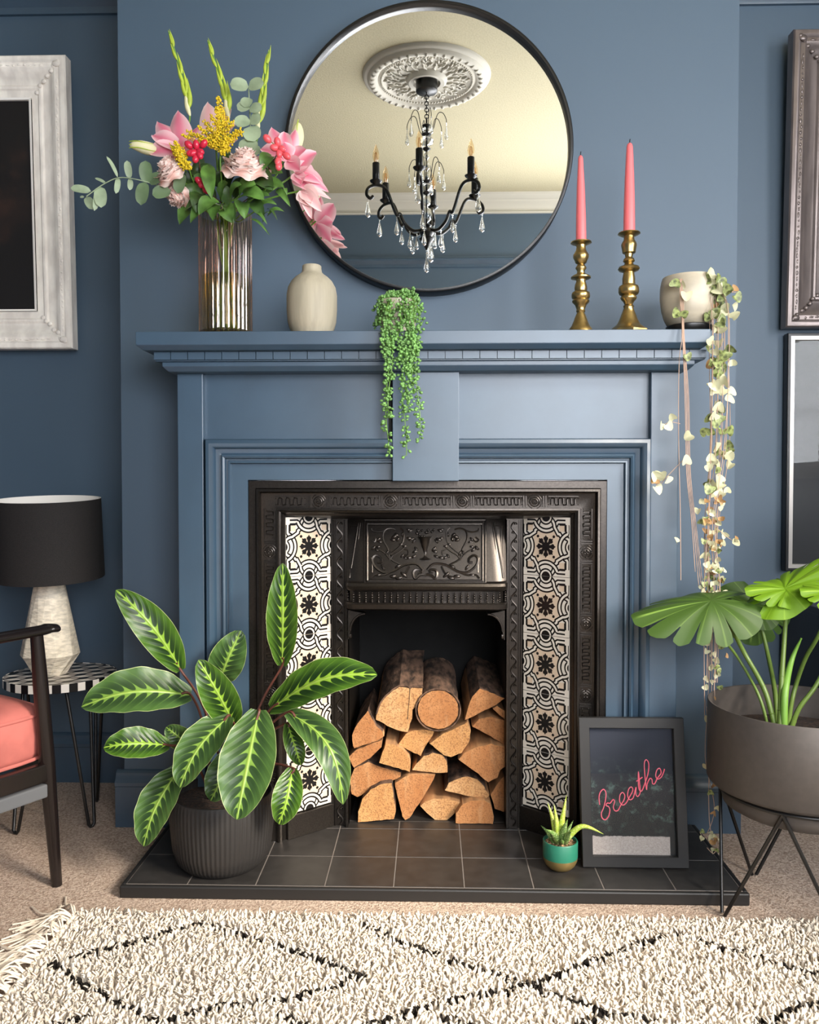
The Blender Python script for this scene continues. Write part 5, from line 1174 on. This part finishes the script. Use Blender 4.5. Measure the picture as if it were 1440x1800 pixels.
for z in (.418, .315): mb = MB(); P = rrect(0, hx*1.0, hy2*1.0, z); mb.tube(P+[P[0]], .0045, 6); mb.build('piping', 'velvet', arm_, smooth=60)
cb = cc-fw*.30; mb = MB(); rings = []
for i, (z, t) in enumerate(((.40, .6), (.42, 1), (.55, 1.05), (.72, 1), (.78, .8), (.80, .4))): rings.append([cb+fw*(math.cos(2*math.pi*k/24)*.05*t-(z-.4)*.22)+lf*abs(math.sin(2*math.pi*k/24))**.35*math.copysign(1, math.sin(2*math.pi*k/24))*.245+UP*z for k in range(24)])
mb.loft(rings); mb.build('back_cushion', 'velvet', arm_, smooth=60)

# ================================================================ CALATHEA
YC = -.195; cs = sc_at(YC); cx0 = gx(391, 1450, YC)
cal = thing('potted_calathea', (cx0, YC, HZ), 'prayer plant with patterned leaves in a ribbed black pot on the hearth', 'plant')
R1 = 91*cs; zr_ = gz(391, 1390, YC)
mb = MB(); rib = lambda k_, z: 1+.022*(abs(math.sin(math.pi*k_/4))-.6)*(1 if HZ+.012 < z < zr_-.008 else 0)
mb.lathe([(R1*.68, HZ), (R1*.76, HZ+.004), (R1*.87, HZ+.02), (R1*.945, HZ+.05), (R1*.985, HZ+.10), (R1*1.0, HZ+.13), (R1*1.0, zr_-.018), (R1*.99, zr_-.006), (R1*.975, zr_), (R1*.95, zr_), (R1*.945, zr_-.03)], (cx0, YC, 0), 272, rib=rib, caps=(True, False)); mb.build('pot', 'black_pot', cal, smooth=70)
mb = MB(); mb.lathe([(.001, zr_-.018), (R1*.95, zr_-.022)], (cx0, YC, 0), 30); mb.build('soil', 'soil', cal, smooth=0)
CL = [ # base px, tip px, width px, Y base, Y tip, bend(px perpendicular), normal x, normal z, mat
 ((496,1170),(497,990),60,-.16,-.20,(3,0),-.05,.1,'cal'), ((475,1247),(663,1186),78,-.19,-.28,(0,-26),.05,.75,'cal'),
 ((318,1178),(204,1037),66,-.14,-.20,(12,-8),.3,.3,'cal'), ((336,1222),(143,1242),94,-.20,-.30,(0,-20),-.1,.8,'cal_dull'),
 ((297,1310),(182,1314),62,-.24,-.31,(0,-10),-.1,.7,'cal'), ((385,1200),(424,1108),66,-.12,-.14,(0,0),.2,.2,'cal_dull'),
 ((412,1276),(349,1160),66,-.20,-.27,(8,0),.1,.3,'cal'), ((404,1258),(316,1385),78,-.23,-.34,(-8,-10),-.2,.4,'cal_dull'),
 ((318,1348),(252,1488),74,-.22,-.31,(-6,-6),-.2,.3,'cal_dull'), ((455,1248),(416,1441),106,-.28,-.40,(2,0),.0,.45,'cal_dull'),
 ((505,1252),(603,1414),60,-.24,-.33,(26,-26),.15,.35,'cal_dull'), ((514,1350),(490,1449),56,-.27,-.31,(5,0),.1,.2,'cal'),
 ((505,1271),(529,1345),36,-.22,-.25,(4,0),.2,.2,'cal'), ((415,1314),(370,1408),62,-.20,-.27,(2,0),.0,.3,'cal_dull'), ((348,1318),(292,1278),44,-.16,-.20,(0,-6),.0,.3,'cal_dull')]
mst = MB(); random.seed(5); stems = []
for (b, t, w_, Yb_, Yt, bd, nx, nz, mat) in CL:
    A = at(*b, Yb_); B = at(*t, Yt); s_ = sc_at((Yb_+Yt)/2); bend = V((bd[0]*s_*1.0, -.02, -bd[1]*s_)); n_ = 24
    mb = MB(); pts = [A.lerp(B, i/(n_-1))+bend*math.sin(math.pi*i/(n_-1)) for i in range(n_)]
    mb.blade(pts, (nx, -1, nz), w_*s_, .10, nv=12, wave=.022, wf=4.5, prof=lambda u: (math.sin(math.pi*min(1, .035+u*.955))**.62)*(1-.12*u) if u < .985 else .03)
    mb.build('leaf', mat, cal, smooth=180)
    root = V((cx0+random.uniform(-.025, .025), YC+random.uniform(-.02, .03), zr_-.02)); m_ = root.lerp(A, .55)+V((0, .02, .035)); m_.y = max(m_.y, min(root.y, A.y)); Q_ = spline([root, m_, A, pts[2]], 6)
    mb = MB(); mb.tube(Q_, .0032, 6); mb.build('stem', 'stem_dark', cal, smooth=60)

# ================================================================ MONSTERA IN FOOTED PLANTER
YPm = -.33; ps = sc_at(YPm); pxx = 1405; X0 = gx(pxx, 1300, YPm); PR = 152*ps
mo = thing('potted_monstera', (X0, YPm, 0), 'monstera with split leaves in a large round grey planter on black wire legs', 'plant')
zt_ = gz(pxx, 1238, YPm); zb_ = gz(pxx, 1379, YPm)
mb = MB(); mb.lathe([(PR*.86, zb_-.004), (PR*.97, zb_), (PR, zb_+.008), (PR, zt_-.003), (PR-.002, zt_), (PR-.006, zt_-.001), (PR-.007, zt_-.03), (PR-.008, zb_+.02)], (X0, YPm, 0), 96); mb.build('planter', 'planter', mo, smooth=50)
mb = MB(); mb.lathe([(.001, zb_-.055), (PR*.74, zb_-.055), (PR*.82, zb_-.046), (PR*.84, zb_-.03), (PR*.84, zb_), (PR*.5, zb_)], (X0, YPm, 0), 80); mb.build('inner_pot', 'planter', mo, smooth=50)
mb = MB(); mb.lathe([(.001, zt_-.07), (PR-.007, zt_-.075)], (X0, YPm, 0), 40); mb.build('soil', 'soil', mo, smooth=0)
mb = MB(); zz = zb_-.012; rr = PR*.86+.004; P = [V((X0+math.cos(2*math.pi*i/48)*rr, YPm+math.sin(2*math.pi*i/48)*rr, zz)) for i in range(49)]; mb.tube(P, .004, 6); mb.build('stand_ring', 'black', mo, smooth=60)
feet = [atz(1272, 1607, .003), atz(1326, 1537, .003)]
feet += [V((2*X0-f_.x, 2*YPm-f_.y, .003)) for f_ in feet]
for i, f_ in enumerate(feet):
    a = math.atan2(f_.y-YPm, f_.x-X0)
    for s_ in (-1, 1):
        da = .80; e_ = V((X0+math.cos(a+s_*da)*rr, YPm+math.sin(a+s_*da)*rr, zz)); mb = MB(); mb.tube([e_, f_+V((math.cos(a+s_*1.57)*.006, math.sin(a+s_*1.57)*.006, 0))], .0042, 8); mb.build('leg', 'black', mo, smooth=60)
def mleaf(org, axis, nrm, L, Wd, droop, mat, slots=7, cup=0.0, seed=0, back=.28):
    random.seed(seed); org = V(org); a = V(axis).normalized(); n_ = V(nrm).normalized(); b = a.cross(n_).normalized(); n_ = b.cross(a).normalized()
    mb = MB(); NT = 260; NR = 7; rows = []; sl = []
    for s_ in (-1, 1):
        for k in range(slots): sl.append(s_*(.30+.36*k+random.uniform(-.04, .04)))
    for i in range(NT+1):
        t = -math.pi+2*math.pi*i/NT; ct, st = math.cos(t), math.sin(t)
        R_ = (.62+.42*ct+.04*math.cos(2*t)) if True else 1
        R_ = (1+.18*math.cos(t)+.06*math.cos(3*t))/1.24
        if abs(t) > 2.75: R_ *= .25+.75*((math.pi-abs(t))/(math.pi-2.75))
        lob = min([abs(t-q_)/.045 for q_ in sl]+[1.0]); Rn = R_*(.46+.54*(min(1, lob)**.45)); 
        dd = min([abs(t-q_) for q_ in sl]+[.5]); Rn *= (.93+.07*min(1, dd/.16))
        row = []
        for k in range(NR+1):
            r = Rn*k/NR; x = r*ct*L-back*L*0; y = r*math.sin(t)*Wd; q2_ = (r*r); dz_ = -droop*L*q2_*(abs(st)**1.2*1.0+.35)+cup*L*r*(1-r)+.0035*math.sin(t*9)*r
            row.append(org+a*x+b*y+n_*dz_)
        rows.append(row)
    ks = [mb.add(r) for r in rows]
    for i in range(NT):
        t0 = -math.pi+2*math.pi*i/NT; t1 = -math.pi+2*math.pi*(i+1)/NT
        for k in range(NR):
            f = lambda t, kk: (.5+t/(2*math.pi), kk/NR)
            mb.face((ks[i]+k, ks[i]+k+1, ks[i+1]+k+1, ks[i+1]+k), 0, (f(t0, k), f(t0, k+1), f(t1, k+1), f(t1, k)))
    return mb.build('leaf', mat, mo, smooth=180)
L1 = at(1250, 1056, -.30); mleaf(L1, (-1, -.10, -.12), (-.05, -.55, 1), .185, .12, .34, 'mon_a', slots=5, seed=1)
L1b = at(1262, 1054, -.27); mleaf(L1b, (.35, -.6, -.35), (.15, -.5, 1), .07, .10, .5, 'mon_a', slots=3, seed=8)
L2 = at(1328, 1066, -.08); mleaf(L2, (-.15, -.15, -.95), (.0, -1, .25), .10, .125, .25, 'mon_a', slots=3, seed=2)
L2b = at(1322, 1064, -.10); mleaf(L2b, (-.95, .1, .28), (-.1, -.6, 1), .12, .07, .3, 'mon_a', slots=3, seed=5)
L3 = at(1384, 1036, -.30); mleaf(L3, (-1, -.15, .02), (-.25, -.60, .8), .10, .062, .20, 'mon_b', slots=3, seed=3, cup=.1)
L3b = at(1380, 1034, -.30); mleaf(L3b, (.9, .1, .55), (-.45, -.55, .75), .15, .075, .2, 'mon_b', slots=4, seed=7)
L4 = at(1470, 1040, -.34); mleaf(L4, (-1, -.2, .1), (-.2, -.6, .8), .085, .06, .3, 'mon_b', slots=3, seed=4)
L5 = at(1520, 940, -.1); mleaf(L5, (.5, -.1, .5), (.1, -.9, .6), .12, .11, .3, 'mon_a', slots=4, seed=6)
def mstem(pts, r0, r1):
    Q_ = spline([at(*p) for p in pts], 8); n2 = len(Q_); mb = MB(); mb.tube(Q_, [r0+(r1-r0)*i/(n2-1) for i in range(n2)], 10)
    for i in range(4, n2-2, 5): p = Q_[i]; d = (Q_[i+1]-Q_[i-1]).normalized(); r_ = (r0+(r1-r0)*i/(n2-1)); mb.tube([p-d*.0012, p, p+d*.0012], [r_, r_*1.12, r_], 10)
    mb.build('stem', 'monstera_stem', mo, smooth=60)
mstem([(1364, 1285, -.33), (1345, 1215, -.31), (1310, 1150, -.27), (1285, 1105, -.29), (1252, 1060, -.30)], .0065, .0042)
mstem([(1352, 1285, -.32), (1335, 1225, -.31), (1300, 1160, -.26), (1262, 1110, -.29), (1246, 1075, -.29)], .0040, .0028)
mstem([(1367, 1285, -.29), (1363, 1220, -.24), (1350, 1150, -.14), (1338, 1100, -.11), (1328, 1068, -.09)], .0062, .0040)
mstem([(1371, 1285, -.34), (1374, 1200, -.32), (1380, 1110, -.29), (1385, 1037, -.30)], .0068, .0042)
mstem([(1384, 1285, -.32), (1395, 1220, -.24), (1415, 1160, -.26), (1440, 1115, -.30), (1470, 1042, -.33)], .0055, .0040)
mstem([(1390, 1285, -.34), (1405, 1245, -.25), (1440, 1195, -.2), (1480, 1100, -.14), (1520, 945, -.1)], .0062, .0042)
Q_ = spline([at(1378, 1285, -.34), at(1380, 1215, -.33), at(1392, 1160, -.28), at(1409, 1122, -.29)], 6); mb = MB(); mb.tube(Q_, [.0085*max(.25, math.sin(math.pi*(.35+.6*i/(len(Q_)-1)))) for i in range(len(Q_))], 10); mb.build('rolled_leaf', 'stem', mo, smooth=60)

# black cabinet in the right alcove
kz = gz(1365, 1045, .45); kx = 1.115
kab = thing('cabinet', (1.55, .2, 0), 'low black cabinet standing in the right alcove behind the monstera', 'cabinet')
MB().box(kx, 2.03, .02, .43, .0, kz-.022).build('body', 'blackwood', kab, smooth=0, bevel=.002)
MB().box(kx-.015, 2.035, .0, .43, kz-.022, kz).build('cabinet_top', 'blackwood', kab, smooth=0, bevel=.003)
for i in range(2):
    a = kx+.02+i*.44; d_ = MB().box(a, a+.43, .008, .0205, .03, kz-.04).build('door', 'blackwood', kab, smooth=0, bevel=.002)
    MB().box(a+(.40 if i == 0 else .01), a+(.42 if i == 0 else .03), -.008, .008, .35, .45).build('handle', 'black', d_, smooth=0, bevel=.002)

# ================================================================ SUCCULENT
YS = -.205; ss_ = sc_at(YS); sx_ = gx(985, 1500, YS)
su = thing('potted_succulent', (sx_, YS, HZ), 'small spotted spiky succulent in a green and gold pot on the hearth', 'plant')
zt_ = gz(985, 1476, YS); SR = 30.5*ss_; zg_ = HZ+.030
mb = MB(); mb.lathe([(SR, zg_), (SR*1.01, zt_-.002), (SR*.98, zt_), (SR*.93, zt_), (SR*.92, zt_-.012)], (sx_, YS, 0), 48); mb.build('pot', 'green_glaze', su, smooth=50)
mb = MB(); mb.lathe([(SR*.45, HZ), (SR*.66, HZ+.003), (SR*.86, HZ+.012), (SR*.97, HZ+.022), (SR*1.002, zg_+.0005)], (sx_, YS, 0), 48, caps=(True, False)); mb.build('gold_base', 'gold', su, smooth=60)
mb = MB(); mb.lathe([(.001, zt_-.006), (SR*.93, zt_-.009)], (sx_, YS, 0), 24)
for i in range(60): a = random.uniform(0, 6.28); r_ = SR*.88*math.sqrt(random.random()); mb.ball((sx_+math.cos(a)*r_, YS+math.sin(a)*r_, zt_-.007), random.uniform(.0015, .003), nu=5, nv=3)
mb.build('grit', 'gravel', su, smooth=40)
for (x, y, bx, w_, Yt, lit) in ((996, 1398, 983, 7, -.22, 1), (963, 1411, 980, 7, -.20, 1), (974, 1414, 981, 7, -.23, 1), (951, 1451, 976, 6.5, -.19, 0), (960, 1458, 982, 8, -.26, 0), (998, 1440, 985, 8.5, -.24, 0), (1008, 1442, 990, 6, -.17, 0), (1061, 1466, 990, 7, -.25, 1), (1004, 1462, 992, 8, -.27, 0), (990, 1484, 986, 6, -.26, 0)):
    b = at(bx, 1480, YS); b.z = zt_-.008; e_ = at(x, y, Yt); L = (e_-b).length; mid = b.lerp(e_, .45)+V((0, -.004, L*(.30 if x > 1040 else .10))); Q_ = spline([b, mid, e_], 7); n2 = len(Q_); rings = []
    mb = MB(); mb.tube(Q_, [max(.0004, w_*ss_*(1-(i/(n2-1))**1.4)*(.8+.2*math.sin(math.pi*i/(n2-1)))) for i in range(n2)], 8); mb.build('leaf', 'aloe_l' if lit else 'aloe', su, smooth=60)

# ================================================================ NEON PRINT FRAME
b0 = atz(1022, 1519, HZ+.001); b1 = atz(1208, 1522, HZ+.001); yb = (b0.y+b1.y)/2; Wf_ = b1.x-b0.x; lean = .045; Hf = (gz(1104, 1260, yb+lean)-HZ)/1.0
t0x = gx(1012, 1259, yb+lean); angf = math.atan2(lean, Hf); Hs = math.hypot(lean, Hf); xc = (b0.x+b1.x)/2; skew = 0
fr = thing('framed_neon_print', (xc, yb, HZ), 'black framed dark print with pink neon style lettering leaning on the hearth at the right', 'picture')
ct, st = math.cos(angf), math.sin(angf)
roll = math.atan2((gx(1012, 1259, yb+lean)+gx(1197, 1262, yb+lean))/2-xc, Hf)*.6
def FR(u, v, d): # u across, v up the frame, d towards viewer
    X_ = xc+u*1.0+math.sin(roll)*v; return V((X_, yb+v*st-d*ct, HZ+v*ct+d*st+.0004))
def fbuild(mb, nm, mat, par=None, **k): mb.v = [tuple(FR(x-0, z, -y)) for x, y, z in mb.v]; return mb.build(nm, mat, par or fr, **k)
hw_ = Wf_/2; q3 = .0195*1.32
mb = MB(); mb.sweepU(-hw_, hw_, 0, Hs, [(0, .0), (0, -.019), (.001, -.02), (q3-.001, -.02), (q3, -.019), (q3, -.004)], closed=True); fbuild(mb, 'frame', 'slate_edge', smooth=0)
mb = MB(); mb.box(-hw_+.003, hw_-.003, .0, .002, .003, Hs-.003); fbuild(mb, 'backing', 'slate_edge', smooth=0)
me_ = MB(); me_.box(-hw_+q3-.002, hw_-q3+.002, -.003, -.001, q3-.002, Hs-q3+.002); fbuild(me_, 'print', 'night_print', smooth=0)
mb = MB(); mb.box(-hw_+q3-.001, hw_-q3+.001, -.0075, -.0065, q3-.001, Hs-q3+.001); fbuild(mb, 'glass', 'picture_glass', smooth=0)
word = [[(556, 700), (551, 655), (560, 620), (580, 603), (595, 625), (592, 670), (580, 720), (566, 755), (572, 785), (592, 795), (612, 772), (620, 735), (612, 712), (596, 705), (604, 690), (622, 690), (640, 668), (650, 680), (642, 715), (652, 738), (672, 735), (688, 705), (710, 668), (714, 640), (700, 622), (684, 640), (682, 680), (700, 702), (722, 690), (742, 655), (765, 610), (757, 588), (740, 600), (732, 640), (745, 668), (768, 655), (782, 600), (786, 592), (784, 630), (796, 648), (812, 620), (808, 560), (801, 490), (800, 560), (806, 605), (822, 612), (840, 570), (862, 500), (866, 440), (850, 415), (838, 440), (842, 520), (852, 605), (856, 570), (872, 535), (886, 540), (890, 566), (904, 566), (922, 530), (944, 500), (936, 470), (918, 480), (910, 515), (922, 538), (944, 526), (958, 500), (966, 474)], [(788, 552), (806, 540), (826, 526)]]
def onprint(cx_, cy_, d=.0032):
    px, py = 900+cx_/3.6, 1220+cy_/3.6; r = ray(px, py); n_ = V((0, -ct, st)); p0 = FR(0, 0, d); return CAM+r*((p0-CAM).dot(n_)/r.dot(n_))
for nm, mt, wd, d in (('lettering', 'neon_pink', .0023, .0033), ('lettering_core', 'neon_core', .0008, .0056)):
    mb = MB()
    for path in word: mb.tube(spline([onprint(x, y, .0032) + V((0, -.0012 if d > .004 else 0, 0)) for x, y in path], 5), wd*.62 if nm == 'lettering' else wd*.6, 5)
    mb.build(nm, mt, fr, smooth=60)

# ================================================================ RUG
RX0 = -.785; RX1 = 1.75; RY1 = -.412; RY0 = -1.55
rug = thing('shaggy_rug', ((RX0+RX1)/2, (RY0+RY1)/2, 0), 'cream shaggy wool rug with thin black diamond lines and a tasselled left end', 'rug')
MB().box(RX0, RX1, RY0, RY1, .0005, .006).build('backing', 'white_liner', rug, smooth=0)
segs = []
def gline(*px):
    P = [atz(x, y, .028) for x, y in px]; segs.extend(((a.x, a.y, b.x, b.y) for a, b in zip(P, P[1:])))
gline((85, 1683), (200, 1655), (355, 1612)); gline((372, 1616), (520, 1662), (635, 1706)); gline((85, 1683), (180, 1735), (270, 1785)); gline((270, 1788), (380, 1758), (500, 1745), (600, 1720), (635, 1706))
gline((640, 1616), (700, 1645), (830, 1690), (930, 1722), (1060, 1765), (1150, 1782)); gline((620, 1797), (780, 1750), (930, 1722), (1060, 1672), (1185, 1628)); gline((1185, 1628), (1290, 1662), (1390, 1690), (1440, 1702), (1560, 1740)); gline((1330, 1790), (1440, 1748), (1560, 1705))
for (a, b, c, d) in list(segs): segs.append((a, 2*-.74-b, c, 2*-.74-d)) if min(b, d) > -.735 else None
rng = np.random.default_rng(4); S_ = np.array(segs)
sp_ = .0066; nxn = int((RX1-RX0)/sp_); nyn = int((RY1-RY0)/(sp_*1.05))
xs, yy = np.meshgrid(np.linspace(RX0+.004, RX1-.004, nxn), np.linspace(RY0+.004, RY1-.004, nyn)); xs = xs.ravel()+rng.uniform(-.004, .004, xs.size); yy = yy.ravel()+rng.uniform(-.004, .004, yy.size)
N = xs.size; P2 = np.stack([xs, yy], 1); dmin = np.full(N, 9.0)
for a, b, c, d in S_:
    v0 = np.array([a, b]); dv = np.array([c-a, d-b]); t = np.clip(((P2-v0)@dv)/(dv@dv), 0, 1); q_ = v0+t[:, None]*dv; dmin = np.minimum(dmin, np.hypot(*(P2-q_).T))
gap = rng.random(N); dark = (dmin < .0058+.004*rng.random(N)) & (gap < .9)
L = rng.uniform(.016, .026, N); L[dark] *= .72; ph = rng.uniform(0, 2*np.pi, N); ln = rng.uniform(.15, .75, N); cl = np.sin(xs*37+np.cos(yy*29)*2)*.6; ph = ph*.75+cl
dx = np.cos(ph)*ln; dy = np.sin(ph)*ln; r = rng.uniform(.0026, .0042, N)
ang = np.array([0, 2.094, 4.189, ]); V_ = np.zeros((N, 10, 3)); 
for lv, (f, bendf, rf) in enumerate(((0, 0, 1), (.5, .32, 1.15), (.85, .8, .85))):
    cx_ = xs+dx*L*bendf; cyy = yy+dy*L*bendf; zz_ = .005+L*(f*(1-.35*ln*f))
    for k in range(3): V_[:, lv*3+k, 0] = cx_+np.cos(ang[k]+ph)*r*rf; V_[:, lv*3+k, 1] = cyy+np.sin(ang[k]+ph)*r*rf; V_[:, lv*3+k, 2] = zz_
V_[:, 9, 0] = xs+dx*L*1.05; V_[:, 9, 1] = yy+dy*L*1.05; V_[:, 9, 2] = .005+L*(1-.38*ln)
V_[:, :, 2] = np.maximum(V_[:, :, 2], .004)
fq = []
for lv in range(2):
    for k in range(3): j = (k+1) % 3; fq.append((lv*3+k, lv*3+j, lv*3+3+j, lv*3+3+k))
ft_ = [(6+k, 6+(k+1) % 3, 9) for k in range(3)]
base_ = (np.arange(N)*10)[:, None]; quads = (base_[:, :, None]+np.array(fq)[None]).reshape(-1, 4); tris = (base_[:, :, None]+np.array(ft_)[None]).reshape(-1, 3)
me = bpy.data.meshes.new('pile'); me.vertices.add(N*10); co = V_.reshape(-1, 3).copy(); o_ = np.array(rug.location); co -= o_; me.vertices.foreach_set('co', co.ravel())
loops = np.concatenate([quads.ravel(), tris.ravel()]); me.loops.add(loops.size); me.loops.foreach_set('vertex_index', loops)
nf = len(quads)+len(tris); me.polygons.add(nf); ls_ = np.concatenate([np.arange(len(quads))*4, len(quads)*4+np.arange(len(tris))*3]); me.polygons.foreach_set('loop_start', ls_)
me.polygons.foreach_set('use_smooth', np.ones(nf, dtype=bool)); me.materials.append(M['wool'])
at_ = me.attributes.new('tone', 'FLOAT_COLOR', 'POINT'); cr = np.array(lin('f3e9db')[:3]); cl2 = np.array(lin('d9cbb9')[:3]); dk = np.array(lin('26221f')[:3]); t = rng.random(N)[:, None]**1.5; col = cr*(1-t)+cl2*t; col[dark] = dk
at_.data.foreach_set('color', np.concatenate([np.repeat(col, 10, axis=0), np.ones((N*10, 1))], 1).ravel()); me.update(calc_edges=True); me.validate()
o = bpy.data.objects.new('pile', me); C.objects.link(o); o.parent = rug; o['kind'] = 'stuff'
M['tassel'] = simple('cream_wool_tassel', 'dccfbd', .95); random.seed(9)
for i in range(22):
    y0 = RY1-.03-i*.0535; mb = MB()
    for k in range(16):
        b = V((RX0+.004, y0+random.uniform(-.016, .016), .012)); a = random.uniform(-.8, 1.1 if i < 3 else .7); l_ = random.uniform(.09, .15); d = V((-math.cos(a), math.sin(a), 0)); z_ = random.uniform(.004, .022)
        mb.tube(spline([b, b+d*l_*.3+UP*z_, b+d*l_*.65+V((0, random.uniform(-.02, .02), -.002)), b+d*l_+V((0, random.uniform(-.03, .03), -.008))], 4), .0021, 4)
    for v3 in range(len(mb.v)): x, y, z = mb.v[v3]; mb.v[v3] = (x, y, max(z, .0012))
    mb.build('tassel', 'tassel', rug, smooth=60)
    mb = MB(); 
    for k in range(3): mb.ball((RX0, y0-.018+k*.018, .014), .008, .010, .008, 7, 5)
    mb.build('knotted_edge', 'wool_dark' if False else 'bark_wood' if k < 0 else 'tassel', rug, smooth=60)

# ================================================================ END
for o in bpy.data.objects:
    if '_o' in o.keys(): del o['_o']
